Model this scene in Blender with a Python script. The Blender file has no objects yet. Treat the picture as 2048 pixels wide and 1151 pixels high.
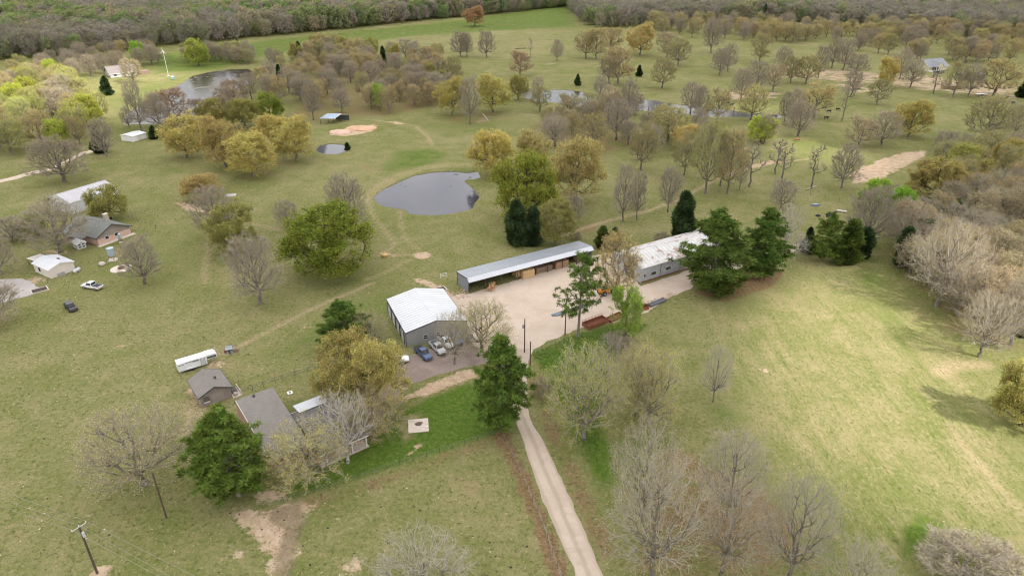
import bpy, math, random
import numpy as np
from mathutils import Vector, Matrix

# ------------------------------------------------------------------ camera, light, exposure
SC = bpy.context.scene
COL = SC.collection
F, TH, CAMH = 1359.0, math.radians(27.0), 80.0
ST, CT = math.sin(TH), math.cos(TH)

def G(px, py, z=0.0):
    """point of the place at height z seen at photograph pixel (px, py)"""
    u = (px - 1024) / F
    v = (py - 575.5) / F
    t = (z - CAMH) / -(ST + v * CT)
    return Vector((u * t, (CT - v * ST) * t, z))

def PROJ(x, y, z):
    d = y * CT + (CAMH - z) * ST
    return 1024 + F * x / d, 575.5 + F * (-y * ST + (CAMH - z) * CT) / d, d

cam = bpy.data.cameras.new('camera')
cam.sensor_width = 36.0
cam.lens = 36.0 * F / 2048.0
cam.clip_start = 1.0
cam.clip_end = 12000.0
camo = bpy.data.objects.new('camera', cam)
camo.location = (0, 0, CAMH)
camo.rotation_euler = (math.radians(90 - 27), 0, 0)
COL.objects.link(camo)
SC.camera = camo

SUN_EL, SUN_AZ_DIR = math.radians(43), Vector((0.80, -0.60, 0))     # direction towards the sun on the ground
SUNV = Vector((SUN_AZ_DIR.x * math.cos(SUN_EL), SUN_AZ_DIR.y * math.cos(SUN_EL), math.sin(SUN_EL)))
W = bpy.data.worlds.new('World')
SC.world = W
W.use_nodes = True
wn = W.node_tree.nodes
bg = wn['Background']
sky = wn.new('ShaderNodeTexSky')
sky.sky_type = 'NISHITA'
sky.sun_disc = False
sky.sun_elevation = SUN_EL
sky.sun_rotation = math.atan2(SUN_AZ_DIR.x, SUN_AZ_DIR.y)
sky.dust_density = 2.5
W.node_tree.links.new(sky.outputs[0], bg.inputs[0])
bg.inputs[1].default_value = 0.09
try: W.cycles.sampling_method = 'NONE'      # the deck of cloud hides most of the sky: sample the sun instead
except Exception: pass
sun = bpy.data.lights.new('sun', 'SUN')
sun.energy = 4.2
sun.angle = math.radians(0.6)
sun.color = (1.0, 0.95, 0.87)
suno = bpy.data.objects.new('sun', sun)
suno.rotation_euler = (-SUNV).to_track_quat('-Z', 'Y').to_euler()
COL.objects.link(suno)
SC.view_settings.view_transform = 'Standard'
SC.view_settings.look = 'None'
SC.view_settings.gamma = 1.0
SC.view_settings.use_curve_mapping = False
SC.view_settings.exposure = 0.93
SC.render.engine = 'CYCLES'
SC.cycles.max_bounces = 5
SC.cycles.diffuse_bounces = 3
SC.cycles.transparent_max_bounces = 8
SC.cycles.use_adaptive_sampling = True
SC.cycles.adaptive_threshold = 0.012
SC.cycles.filter_width = 1.1
try:
    SC.cycles.use_denoising = True
except Exception:
    pass

RNG = np.random.default_rng(7)
random.seed(7)

# ------------------------------------------------------------------ helpers: tags, objects
def tag(o, label=None, cat=None, group=None, kind=None):
    if label: o['label'] = label
    if cat: o['category'] = cat
    if group: o['group'] = group
    if kind: o['kind'] = kind
    return o

def empty(name, loc, rz=0.0, label=None, cat=None, group=None):
    o = bpy.data.objects.new(name, None)
    o.location = loc
    o.rotation_euler = (0, 0, rz)
    o.empty_display_size = 0.5
    COL.objects.link(o)
    return tag(o, label, cat, group)

def link(name, me, parent=None):
    o = bpy.data.objects.new(name, me)
    if parent is not None: o.parent = parent
    COL.objects.link(o)
    return o

def arrays_mesh(name, V, Fc, mats, midx=None, smooth=False, attr=None):
    """mesh from numpy verts and a list of (m,k) face index arrays"""
    me = bpy.data.meshes.new(name)
    V = np.asarray(V, dtype=np.float32)
    Fc = [f for f in Fc if len(f)]
    loops = np.concatenate([f.ravel() for f in Fc]).astype(np.int32)
    tot = np.concatenate([np.full(len(f), f.shape[1], np.int32) for f in Fc])
    start = np.concatenate([[0], np.cumsum(tot)[:-1]]).astype(np.int32)
    me.vertices.add(len(V)); me.vertices.foreach_set('co', V.ravel())
    me.loops.add(len(loops)); me.loops.foreach_set('vertex_index', loops)
    me.polygons.add(len(tot)); me.polygons.foreach_set('loop_start', start)
    try: me.polygons.foreach_set('loop_total', tot)
    except Exception: pass
    if midx is not None: me.polygons.foreach_set('material_index', np.asarray(midx, np.int32))
    if smooth: me.polygons.foreach_set('use_smooth', np.ones(len(tot), bool))
    for m in mats: me.materials.append(m)
    if attr:
        for k, a in attr.items():
            if a.ndim == 1:
                at = me.attributes.new(k, 'FLOAT', 'POINT'); at.data.foreach_set('value', a.astype(np.float32))
            else:
                at = me.attributes.new(k, 'FLOAT_COLOR', 'POINT')
                c = np.ones((len(V), 4), np.float32); c[:, :3] = a
                at.data.foreach_set('color', c.ravel())
    me.update(calc_edges=True)
    me.validate()
    return me

class MB:
    """collects simple solids and links them as ONE mesh object"""
    def __init__(s): s.v, s.f, s.m = [], [], []
    def add(s, vs, fs, m=0):
        o = len(s.v); s.v += [tuple(p) for p in vs]
        s.f += [tuple(i + o for i in f) for f in fs]; s.m += [m] * len(fs)
        return s
    def box(s, x0, x1, y0, y1, z0, z1, m=0):
        vs = [(x, y, z) for z in (z0, z1) for x, y in ((x0, y0), (x1, y0), (x1, y1), (x0, y1))]
        return s.add(vs, [(3, 2, 1, 0), (4, 5, 6, 7), (0, 1, 5, 4), (1, 2, 6, 5), (2, 3, 7, 6), (3, 0, 4, 7)], m)
    def hexa(s, lo, hi, m=0):
        """solid between a lower quad and an upper quad"""
        return s.add(list(lo) + list(hi), [(3, 2, 1, 0), (4, 5, 6, 7), (0, 1, 5, 4), (1, 2, 6, 5), (2, 3, 7, 6), (3, 0, 4, 7)], m)
    def slab(s, quad, t, m=0):
        q = [Vector(p) for p in quad]
        n = (q[1] - q[0]).cross(q[3] - q[0]).normalized() * t
        if n.z < 0 and abs(n.z) > 1e-6: n = -n; q = q[::-1]
        return s.hexa([p - n for p in q], q, m)
    def prism(s, poly, d0, d1, axis='y', m=0):
        """polygon given in two axes, pushed along the third"""
        n = len(poly)
        def mk(a, b, d): return (a, d, b) if axis == 'y' else ((d, a, b) if axis == 'x' else (a, b, d))
        vs = [mk(a, b, d0) for a, b in poly] + [mk(a, b, d1) for a, b in poly]
        fs = [tuple(range(n)), tuple(range(2 * n - 1, n - 1, -1))]
        fs += [((i + 1) % n, i, i + n, (i + 1) % n + n) for i in range(n)]
        return s.add(vs, fs, m)
    def tube(s, p0, p1, r0, r1=None, n=8, m=0, caps=True):
        r1 = r0 if r1 is None else r1
        p0, p1 = Vector(p0), Vector(p1); d = (p1 - p0).normalized()
        a = d.orthogonal().normalized(); b = d.cross(a)
        vs = []
        for p, r in ((p0, r0), (p1, r1)):
            vs += [p + (a * math.cos(2 * math.pi * i / n) + b * math.sin(2 * math.pi * i / n)) * r for i in range(n)]
        fs = [(i, (i + 1) % n, (i + 1) % n + n, i + n) for i in range(n)]
        if caps: fs += [tuple(range(n - 1, -1, -1)), tuple(range(n, 2 * n))]
        return s.add(vs, fs, m)
    def path(s, pts, r, n=6, m=0):
        for a, b in zip(pts[:-1], pts[1:]): s.tube(a, b, r, r, n, m)
        return s
    def ell(s, c, rx, ry, rz, nu=12, nv=7, m=0, jit=0, seed=0):
        R = random.Random(seed); vs = []
        for j in range(nv + 1):
            ph = math.pi * j / nv - math.pi / 2
            for i in range(nu):
                t = 2 * math.pi * i / nu; k = 1 + jit * (R.random() - .5)
                vs.append((c[0] + rx * k * math.cos(ph) * math.cos(t), c[1] + ry * k * math.cos(ph) * math.sin(t), c[2] + rz * k * math.sin(ph)))
        fs = [(j * nu + i, j * nu + (i + 1) % nu, (j + 1) * nu + (i + 1) % nu, (j + 1) * nu + i) for j in range(nv) for i in range(nu)]
        return s.add(vs, fs, m)
    def mesh(s, name, mats, smooth=False):
        me = bpy.data.meshes.new(name)
        me.from_pydata(s.v, [], s.f)
        for m in (mats if isinstance(mats, (list, tuple)) else [mats]): me.materials.append(m)
        me.polygons.foreach_set('material_index', s.m)
        if smooth: me.polygons.foreach_set('use_smooth', [True] * len(s.f))
        me.update(); me.validate()
        return me
    def build(s, name, mats, parent=None, smooth=False):
        return link(name, s.mesh(name, mats, smooth), parent)

def copy_tree(o, parent=None):
    c = o.copy(); COL.objects.link(c); c.parent = parent
    for ch in list(o.children): copy_tree(ch, c)
    return c

# ------------------------------------------------------------------ materials
class NT:
    def __init__(s, m): s.t = m.node_tree; s.n = s.t.nodes; s.l = s.t.links
    def new(s, typ, **kw):
        n = s.n.new(typ)
        for k, v in kw.items(): setattr(n, k, v)
        return n
    def put(s, sock, v):
        if isinstance(v, bpy.types.NodeSocket): s.l.new(v, sock)
        elif isinstance(v, (tuple, list)) and len(v) == 3 and sock.type == 'RGBA': sock.default_value = (*v, 1)
        else: sock.default_value = v
    def noise(s, scale, detail=3, rough=.55, vec=None, dist=0.0):
        n = s.new('ShaderNodeTexNoise'); n.inputs['Scale'].default_value = scale
        n.inputs['Detail'].default_value = detail; n.inputs['Roughness'].default_value = rough
        n.inputs['Distortion'].default_value = dist
        if vec is not None: s.l.new(vec, n.inputs['Vector'])
        return n.outputs['Fac']
    def mix(s, f, a, b, typ='MIX'):
        n = s.new('ShaderNodeMix', data_type='RGBA', blend_type=typ)
        s.put(n.inputs[0], f); s.put(n.inputs[6], a); s.put(n.inputs[7], b)
        return n.outputs[2]
    def math(s, op, a, b=0.0, clamp=False):
        n = s.new('ShaderNodeMath', operation=op, use_clamp=clamp)
        s.put(n.inputs[0], a); s.put(n.inputs[1], b)
        return n.outputs[0]
    def step(s, v, lo, hi):
        n = s.new('ShaderNodeMapRange', interpolation_type='SMOOTHSTEP')
        s.put(n.inputs[0], v); n.inputs[1].default_value = lo; n.inputs[2].default_value = hi
        return n.outputs[0]
    def attr(s, name): return s.new('ShaderNodeAttribute', attribute_name=name)
    def geopos(s): return s.new('ShaderNodeNewGeometry').outputs['Position']
    def objpos(s): return s.new('ShaderNodeTexCoord').outputs['Object']
    def mapping(s, vec, scale=(1, 1, 1), rot=(0, 0, 0)):
        n = s.new('ShaderNodeMapping'); s.l.new(vec, n.inputs[0])
        n.inputs['Rotation'].default_value = rot; n.inputs['Scale'].default_value = scale
        return n.outputs[0]
    def bump(s, h, strength=.4, dist=.1):
        n = s.new('ShaderNodeBump'); s.l.new(h, n.inputs['Height'])
        n.inputs['Strength'].default_value = strength; n.inputs['Distance'].default_value = dist
        return n.outputs[0]

def new_mat(name):
    m = bpy.data.materials.new(name); m.use_nodes = True
    nt = NT(m); return m, nt, nt.n['Principled BSDF']

MATS = {}
def M(name, col, rough=.7, metal=0.0, var=.25, scale=1.5, stain=None, stain_amt=0.0, bump=0.0, spec=None):
    """plain procedural material: two scales of noise in the colour, optional stain colour and bump"""
    if name in MATS: return MATS[name]
    m, nt, p = new_mat(name)
    pos = nt.objpos()
    n1 = nt.noise(scale, 4, .6, pos); n2 = nt.noise(scale * 7, 3, .6, pos)
    f = nt.math('ADD', nt.math('MULTIPLY', n1, .6), nt.math('MULTIPLY', n2, .4))
    dark = tuple(c * (1 - var) for c in col); lite = tuple(min(1, c * (1 + var)) for c in col)
    c = nt.mix(nt.step(f, .3, .7), dark, lite)
    if stain:
        c = nt.mix(nt.step(nt.noise(scale * .7, 6, .7, pos, 1.0), .72 - stain_amt, .78 - stain_amt * .6), c, stain)
    nt.put(p.inputs['Base Color'], c)
    p.inputs['Roughness'].default_value = rough; p.inputs['Metallic'].default_value = metal
    if spec is not None: p.inputs['Specular IOR Level'].default_value = spec
    if bump: nt.put(p.inputs['Normal'], nt.bump(n2, bump, .05))
    MATS[name] = m
    return m

def shingle_mat(name, c1, c2, c3, sc=(1, 1, 1)):
    m, nt, p = new_mat(name)
    pos = nt.objpos()
    br = nt.new('ShaderNodeTexBrick'); nt.l.new(nt.mapping(pos, (1, 1, 1)), br.inputs['Vector'])
    br.inputs['Scale'].default_value = 1.0; br.inputs['Brick Width'].default_value = .55; br.inputs['Row Height'].default_value = .3
    br.inputs['Mortar Size'].default_value = .02; br.inputs['Bias'].default_value = 0
    nt.put(br.inputs['Color1'], c1); nt.put(br.inputs['Color2'], c2); nt.put(br.inputs['Mortar'], c3)
    n = nt.noise(.6, 5, .65, pos); n2 = nt.noise(5, 3, .6, pos)
    c = nt.mix(nt.step(n2, .35, .7), br.outputs['Color'], c1)
    c = nt.mix(nt.math('MULTIPLY', nt.step(n, .35, .75), .35), c, c3)
    nt.put(p.inputs['Base Color'], c); p.inputs['Roughness'].default_value = .95
    p.inputs['Specular IOR Level'].default_value = .15
    nt.put(p.inputs['Normal'], nt.bump(n2, .5, .05))
    return m

def brick_mat(name, c1, c2, mortar):
    m, nt, p = new_mat(name)
    pos = nt.objpos()
    sx = nt.new('ShaderNodeSeparateXYZ'); nt.l.new(pos, sx.inputs[0])
    cb = nt.new('ShaderNodeCombineXYZ'); nt.l.new(nt.math('ADD', sx.outputs[0], sx.outputs[1]), cb.inputs[0]); nt.l.new(sx.outputs[2], cb.inputs[1])
    br = nt.new('ShaderNodeTexBrick'); nt.l.new(cb.outputs[0], br.inputs['Vector'])
    br.inputs['Scale'].default_value = 1; br.inputs['Brick Width'].default_value = .24; br.inputs['Row Height'].default_value = .09
    br.inputs['Mortar Size'].default_value = .01
    nt.put(br.inputs['Color1'], c1); nt.put(br.inputs['Color2'], c2); nt.put(br.inputs['Mortar'], mortar)
    n = nt.noise(1.2, 5, .65, pos)
    c = nt.mix(nt.math('MULTIPLY', nt.step(n, .4, .7), .5), br.outputs['Color'], mortar)
    nt.put(p.inputs['Base Color'], c); p.inputs['Roughness'].default_value = .9
    return m

def leaf_mat(name, transl=.25, use_ramp=None, var=.35):
    """leaves: colour from the object's own colour (or a per-instance pick), varied leaf by leaf"""
    m, nt, p = new_mat(name)
    oi = nt.new('ShaderNodeObjectInfo')
    if use_ramp:
        r = nt.new('ShaderNodeValToRGB'); r.color_ramp.interpolation = 'CONSTANT'
        el = r.color_ramp.elements
        while len(el) > 1: el.remove(el[-1])
        el[0].position = 0; el[0].color = (*use_ramp[0][1], 1)
        for pos_, c_ in use_ramp[1:]:
            e = el.new(pos_); e.color = (*c_, 1)
        nt.l.new(oi.outputs['Random'], r.inputs[0]); base = r.outputs[0]
    else:
        base = oi.outputs['Color']
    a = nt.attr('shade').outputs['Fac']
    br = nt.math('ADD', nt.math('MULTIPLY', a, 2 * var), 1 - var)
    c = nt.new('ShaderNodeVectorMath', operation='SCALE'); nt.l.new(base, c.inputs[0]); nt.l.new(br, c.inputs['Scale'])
    hue = nt.new('ShaderNodeHueSaturation'); nt.l.new(c.outputs[0], hue.inputs['Color'])
    nt.put(hue.inputs['Hue'], nt.math('ADD', nt.math('MULTIPLY', nt.noise(.45, 2, .5, nt.objpos()), .07), .465))
    d = nt.new('ShaderNodeBsdfDiffuse'); nt.l.new(hue.outputs[0], d.inputs[0])
    t = nt.new('ShaderNodeBsdfTranslucent'); nt.l.new(hue.outputs[0], t.inputs[0])
    mx = nt.new('ShaderNodeMixShader'); mx.inputs[0].default_value = transl
    nt.l.new(d.outputs[0], mx.inputs[1]); nt.l.new(t.outputs[0], mx.inputs[2])
    nt.l.new(mx.outputs[0], nt.n['Material Output'].inputs['Surface'])
    nt.n.remove(p)
    return m

def bark_mat(name, c1, c2, ramp=False):
    m, nt, p = new_mat(name)
    pos = nt.objpos()
    n = nt.noise(1.3, 5, .65, nt.mapping(pos, (2, 2, .6)))
    c = nt.mix(nt.step(n, .3, .7), c1, c2)
    oi = nt.new('ShaderNodeObjectInfo')
    c = nt.mix(nt.math('MULTIPLY', oi.outputs['Random'], .45), c, tuple(x * .6 for x in c1))
    nt.put(p.inputs['Base Color'], c); p.inputs['Roughness'].default_value = .95
    p.inputs['Specular IOR Level'].default_value = .1
    return m

# ------------------------------------------------------------------ ground: one sheet with masks of what grows or lies where
def ppoly(pts): return np.array([G(*p)[:2] for p in pts])

def sdist(P, poly, closed=True):
    """signed distance (negative inside) of points P (n,2) to polygon / polyline"""
    n = len(poly); best = np.full(len(P), 1e9); ins = np.zeros(len(P), bool)
    for i in range(n if closed else n - 1):
        a, b = poly[i], poly[(i + 1) % n]
        ab = b - a; L = max(ab @ ab, 1e-9)
        t = np.clip(((P - a) @ ab) / L, 0, 1)
        best = np.minimum(best, np.hypot(*(P - a - t[:, None] * ab).T))
        if closed:
            c = (a[1] > P[:, 1]) != (b[1] > P[:, 1])
            with np.errstate(divide='ignore', invalid='ignore'):
                x = (b[0] - a[0]) * (P[:, 1] - a[1]) / (b[1] - a[1] + 1e-12) + a[0]
            ins ^= c & (P[:, 0] < x)
    return np.where(ins, -best, best) if closed else best

def smooth01(t):
    t = np.clip(t, 0, 1); return t * t * (3 - 2 * t)

PONDS = {
 'large_pond': [(748,392),(765,378),(800,362),(830,349),(865,343),(900,341),(935,344),(955,341),(961,353),(945,358),(932,356),(928,361),(940,371),(952,382),(958,393),(948,405),(945,415),(920,422),(880,428),(850,428),(820,426),(812,418),(800,416),(770,411),(752,402)],
 'small_pond': [(632,297),(640,290),(660,286),(680,287),(697,293),(690,301),(675,307),(655,307),(638,303)],
 'shallow_pond': [(246,246),(255,226),(290,206),(330,181),(365,166),(385,151),(420,143),(460,138),(495,137),(510,146),(500,165),(470,180),(440,188),(404,200),(396,235),(340,244),(290,247)],
 'creek': [(1040,181),(1060,176),(1100,178),(1130,179),(1150,181),(1180,185),(1210,190),(1250,196),(1275,197),(1310,200),(1345,207),(1380,210),(1410,215),(1440,217),(1470,221),(1500,225),(1560,228),(1565,235),(1500,233),(1460,232),(1425,232),(1390,229),(1340,223),(1290,220),(1260,220),(1230,216),(1200,213),(1150,209),(1110,204),(1075,202),(1050,194)],
}
PONDXY = {k: ppoly(v) for k, v in PONDS.items()}

def grid(x0, x1, y0, y1, st):
    xs = np.linspace(x0, x1, max(2, round((x1 - x0) / st) + 1)); ys = np.linspace(y0, y1, max(2, round((y1 - y0) / st) + 1))
    X, Y = np.meshgrid(xs, ys); nx, ny = len(xs), len(ys)
    i = np.arange(nx * ny).reshape(ny, nx)
    f = np.stack([i[:-1, :-1], i[:-1, 1:], i[1:, 1:], i[1:, :-1]], -1).reshape(-1, 4)
    return np.stack([X.ravel(), Y.ravel()], 1), f

zones = [grid(-225, 235, 40, 330, 1.15), grid(-430, 440, 330, 620, 2.2), grid(-1000, -225, 40, 330, 12), grid(235, 1000, 40, 330, 12),
         grid(-1000, -430, 330, 620, 12), grid(440, 1000, 330, 620, 12), grid(-1000, 1000, 620, 1500, 12),
         grid(-6000, 6000, 1500, 8000, 250), grid(-6000, -1000, 40, 1500, 250), grid(1000, 6000, 40, 1500, 250), grid(-6000, 6000, -4000, 40, 250)]
GP, GF, o = [], [], 0
for P_, f_ in zones:
    GP.append(P_); GF.append(f_ + o); o += len(P_)
GP = np.concatenate(GP); GF = np.concatenate(GF)
NV = len(GP)
near = (np.abs(GP[:, 0]) < 1000) & (GP[:, 1] > 30) & (GP[:, 1] < 1500)
NI = np.where(near)[0]; NP = GP[NI]
gz = np.zeros(NV); msk = {k: np.zeros(NV) for k in ('dirt', 'lush', 'brown', 'tan', 'mow', 'mud', 'path')}

def near_box(poly, pad):
    lo, hi = poly.min(0) - pad, poly.max(0) + pad
    k = np.all((NP > lo) & (NP < hi), axis=1)
    return NI[k]

POND_SD = {}
for k, poly in PONDXY.items():
    w = 1.0 if k in ('large_pond', 'small_pond') else 1.8
    ids = near_box(poly, 25); sd = sdist(GP[ids], poly)
    t = np.clip((w - sd) / (2.5 * w), 0, 1)
    gz[ids] = np.minimum(gz[ids], -1.2 * t * t * (3 - 2 * t))
    full = np.full(NV, 1e3); full[ids] = sd; POND_SD[k] = full
    msk['mud'][ids] = np.maximum(msk['mud'][ids], smooth01(1 - (sd - .1 * w) / (.7 * w)))

def area(mask, pts, amt, soft, px=True):
    poly = ppoly(pts) if px else np.array(pts)
    ids = near_box(poly, soft * 2 + 2); sd = sdist(GP[ids], poly)
    msk[mask][ids] = np.maximum(msk[mask][ids], amt * smooth01(.5 - sd / (2 * soft)))

def track(mask, pts, width, amt, soft=.8, ruts=False):
    poly = ppoly(pts)
    ids = near_box(poly, width * 2 + soft * 2 + 2); d = sdist(GP[ids], poly, False)
    if ruts: d = np.abs(d - .85)
    msk[mask][ids] = np.maximum(msk[mask][ids], amt * smooth01(1 - (d - width * .5) / soft))

def spot(mask, px, py, r, amt, soft=None):
    c = np.array(G(px, py)[:2]); soft = soft or r * .6
    ids = near_box(np.array([c]), r + soft * 2); d = np.hypot(*(GP[ids] - c).T)
    msk[mask][ids] = np.maximum(msk[mask][ids], amt * smooth01(.5 - (d - r) / (2 * soft)))

# bare earth
track('path', [(1130,470),(1180,452),(1240,435),(1300,420),(1360,398),(1410,370),(1460,345),(1500,332),(1540,326),(1620,318)], .9, 0.8075, 1.0)
area('dirt', [(1440,352),(1490,330),(1545,320),(1550,328),(1500,340),(1460,352)], .8, 2)
track('path', [(470,696),(560,650),(640,610),(700,585),(745,566)], .5, 0.7124999999999999, 1.0)
track('path', [(410,565),(410,530),(418,490),(425,460)], .3, 0.57, 1.0)
area('dirt', [(335,403),(380,405),(420,420),(465,438),(430,436),(385,424)], .85, 2)
track('path', [(450,435),(520,450),(600,470)], .5, 0.6174999999999999, 1.0)
track('tan', [(735,397),(760,372),(800,350),(850,335),(900,329),(960,330)], 3.0, .9, 2)
track('path', [(735,400),(745,430),(770,460),(788,485),(785,495),(768,505)], .35, 0.5225, 1.0)
track('path', [(800,422),(803,455),(812,480),(838,500)], .35, 0.475, 1.0)
track('path', [(785,511),(825,509)], .4, 0.57, 1.0)
track('path', [(822,518),(770,545),(730,560)], .4, 0.475, 1.0)
spot('dirt', 845, 511, 2.6, .9, 1.2); spot('dirt', 778, 510, 3.0, .62, 2.4)
area('dirt', [(812,552),(850,558),(885,572),(918,602),(905,612),(880,585),(845,572)], .9, 1.6)
area('dirt', [(658,270),(690,259),(716,260),(742,249),(756,252),(750,261),(722,268),(690,273)], .95, 2)
track('path', [(745,240),(795,246),(830,252),(855,272),(865,290)], .5, 0.6649999999999999, 1.0)
area('dirt', [(770,243),(800,243),(815,248),(790,250)], .8, 2)
area('dirt', [(1695,350),(1740,325),(1800,305),(1852,299),(1852,311),(1830,325),(1790,345),(1755,365),(1705,366)], .85, 2.5)
area('dirt', [(1500,150),(1600,140),(1680,136),(1760,146),(1850,150),(1920,160),(2048,172),(2048,205),(1960,194),(1900,186),(1830,178),(1760,172),(1690,166),(1600,158)], .62, 12)
area('dirt', [(1430,190),(1480,180),(1560,186),(1550,196),(1450,200)], .8, 8)
area('dirt', [(1650,165),(1760,170),(1790,190),(1690,186)], .55, 9)
area('dirt', [(470,1012),(530,1018),(590,1006),(645,1006),(616,1028),(600,1075),(588,1151),(540,1151),(512,1095),(478,1052)], .74, 1.6)
area('mud', [(545,1015),(600,1005),(612,1045),(590,1100),(592,1151),(545,1151),(555,1100),(570,1060),(535,1040)], .95, 1.4)
area('dirt', [(770,808),(830,780),(880,755),(940,735),(955,752),(900,775),(850,790),(805,806)], .9, 1.6)
track('path', [(815,875),(808,850),(818,836),(835,832)], .7, 0.6649999999999999, 1.0)
track('path', [(395,790),(380,815),(376,860),(380,900)], .6, 0.76, 1.0); track('path', [(392,795),(412,850),(425,880)], .5, 0.76, 1.0)
spot('dirt', 385, 780, 1.5, .8, 1.5)
area('dirt', [(490,985),(540,975),(585,985),(560,1000),(510,1010)], .8, 1.2)
spot('dirt', 610, 655, 2.2, .6, 2.5); spot('dirt', 595, 668, 2, .5, 2); spot('dirt', 735, 630, 3, .6, 4)
spot('dirt', 1527, 740, 1.0, .7, 1.2); spot('dirt', 430, 730, 2.2, .6, 1.6); spot('dirt', 459, 702, 1.6, .7, 1.6)
spot('dirt', 250, 690, 2.0, .55, 2.5); spot('dirt', 225, 608, 1.5, .5, 1.6); spot('dirt', 80, 555, 4, .6, 4); spot('dirt', 118, 500, 4, .55, 3)
spot('dirt', 240, 512, 4, .5, 4); spot('dirt', 835, 893, .8, .95, .8); spot('dirt', 818, 906, .5, .8, .5); spot('dirt', 670, 1038, .7, .8, .5)
spot('dirt', 705, 1130, 2.2, .55, 1.5); spot('dirt', 200, 1145, 1.6, .9, .8); spot('dirt', 330, 1038, .6, .8, .5); spot('dirt', 272, 1050, 1.0, .4, 1.0); spot('dirt', 180, 1032, 1.2, .4, 1.0)
spot('dirt', 448, 1124, .5, .9, .4); spot('dirt', 480, 1105, 1.0, .6, 1.0)
area('dirt', [(1990,650),(2048,640),(2048,670),(2000,672)], .7, 3); track('path', [(1880,745),(1910,730),(1970,728)], 1.5, 0.6649999999999999, 2.0)
track('path', [(1900,850),(1960,930),(2048,1035)], .6, 0.475, 1.2)
spot('dirt', 1105, 128, 3, .6, 4); spot('dirt', 975, 245, 8, .35, 6)
# lush green
area('lush', [(545,1003),(700,962),(1000,866),(1012,815),(940,765),(860,795),(795,828),(760,870),(650,925),(560,985)], 1.0, 2.0)
area('lush', [(1062,705),(1140,668),(1255,640),(1300,648),(1245,690),(1215,760),(1200,840),(1195,930),(1225,975),(1160,905),(1105,785)], .95, 4.0)
area('lush', [(1395,815),(1430,790),(1500,830),(1480,860),(1420,850)], .6, 5)
area('lush', [(1200,880),(1320,850),(1360,880),(1300,940),(1230,960)], .6, 3)
area('lush', [(755,335),(790,300),(860,295),(910,310),(880,326),(810,342),(770,352)], .6, 6)
area('lush', [(830,245),(1000,240),(1040,230),(1000,265),(880,280)], .45, 8)
area('lush', [(500,820),(700,770),(820,740),(700,800),(560,850)], .5, 3)
area('lush', [(470,720),(640,620),(760,570),(800,560),(770,640),(640,700),(560,750)], .5, 8)
area('lush', [(540,600),(600,520),(760,520),(840,540),(720,600)], .4, 10)
area('lush', [(290,110),(600,72),(900,42),(1142,8),(1160,55),(1000,62),(800,76),(560,108),(440,140),(300,150)], .62, 14)
area('lush', [(200,200),(300,165),(360,165),(300,200),(230,240)], .45, 10)
area('lush', [(200,255),(330,245),(300,300),(210,300)], .4, 8)
area('lush', [(60,520),(140,500),(300,470),(460,440),(420,560),(300,640),(150,560)], .4, 12)
area('lush', [(1780,560),(1750,600),(1700,560),(1730,520)], .55, 4); area('lush', [(1770,660),(1830,700),(1840,725),(1790,700)], .6, 3)
area('lush', [(1560,290),(1700,270),(1690,330),(1560,325)], .4, 8)
area('lush', [(1800,1060),(1840,1020),(1900,1050),(1810,1120)], .8, 2); area('lush', [(1370,1060),(1450,1100),(1420,1151),(1330,1151)], .55, 2)
area('lush', [(160,985),(260,1000),(330,985),(340,960),(240,975)], .5, 3)
area('lush', [(400,835),(470,830),(480,870),(430,880)], .7, 1.5)
area('lush', [(1050,950),(1100,1050),(1130,1120),(1090,1080),(1010,860),(1020,850)], .55, 1.0)
area('lush', [(1150,850),(1200,840),(1235,900),(1235,975),(1200,985),(1160,905)], .85, 4)
area('lush', [(1690,590),(1790,570),(1810,620),(1860,740),(1800,720),(1740,640)], .42, 6)
# leaf litter and dead grass
area('brown', [(1385,586),(1450,604),(1545,574),(1570,540),(1500,540),(1420,560)], 1.0, 1.4)
area('brown', [(1330,890),(1450,935),(1560,990),(1660,1151),(1240,1151),(1290,1040),(1240,980)], .72, 6)
area('brown', [(1225,880),(1290,900),(1260,960)], .5, 3)
track('brown', [(1003,870),(1045,955),(1085,1050),(1118,1151)], 1.6, 1.0, 1.0); track('brown', [(520,1042),(700,984),(860,925),(1000,874)], 1.6, .5, 1.6)
track('brown', [(1066,735),(1085,800),(1110,870),(1160,980),(1215,1100)], 2.0, .6, 1.6)
area('brown', [(985,905),(1020,905),(1050,1000),(1010,1000)], .35, 3)
for a_ in ([(560,240),(640,120),(900,130),(920,210),(760,235),(650,245)], [(1060,240),(1300,250),(1320,300),(1180,310),(1060,280)], [(1780,420),(2048,400),(2048,720),(1880,660),(1790,560)], [(880,230),(1000,220),(1010,245),(900,250)]):
    area('brown', a_, .55, 10)
for (x_, y_, r_) in ((1320,180,7),(1330,360,6),(445,330,14),(540,330,16),(1050,430,10),(1230,180,7),(590,90,20),(1600,200,8),(20,250,30),(120,220,30),(1190,455,8),(740,335,6),(1170,460,6)):
    spot('brown', x_, y_, r_, .45, r_)
# dry meadow
area('tan', [(1280,640),(1400,590),(1560,560),(1780,560),(2048,700),(2048,1151),(1640,1151),(1480,880),(1400,760)], .16, 14)
area('mow', [(1340,640),(1560,590),(1800,620),(2048,800),(2048,1151),(1680,1151),(1520,880)], 1.0, 10)
area('tan', [(640,72),(900,48),(1010,52),(1140,110),(1000,120),(880,90)], .4, 30)
area('tan', [(0,640),(200,640),(420,700),(350,860),(150,940),(0,920)], .22, 14)
area('tan', [(540,330),(700,300),(740,330),(720,400),(560,400)], .2, 12)

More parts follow.
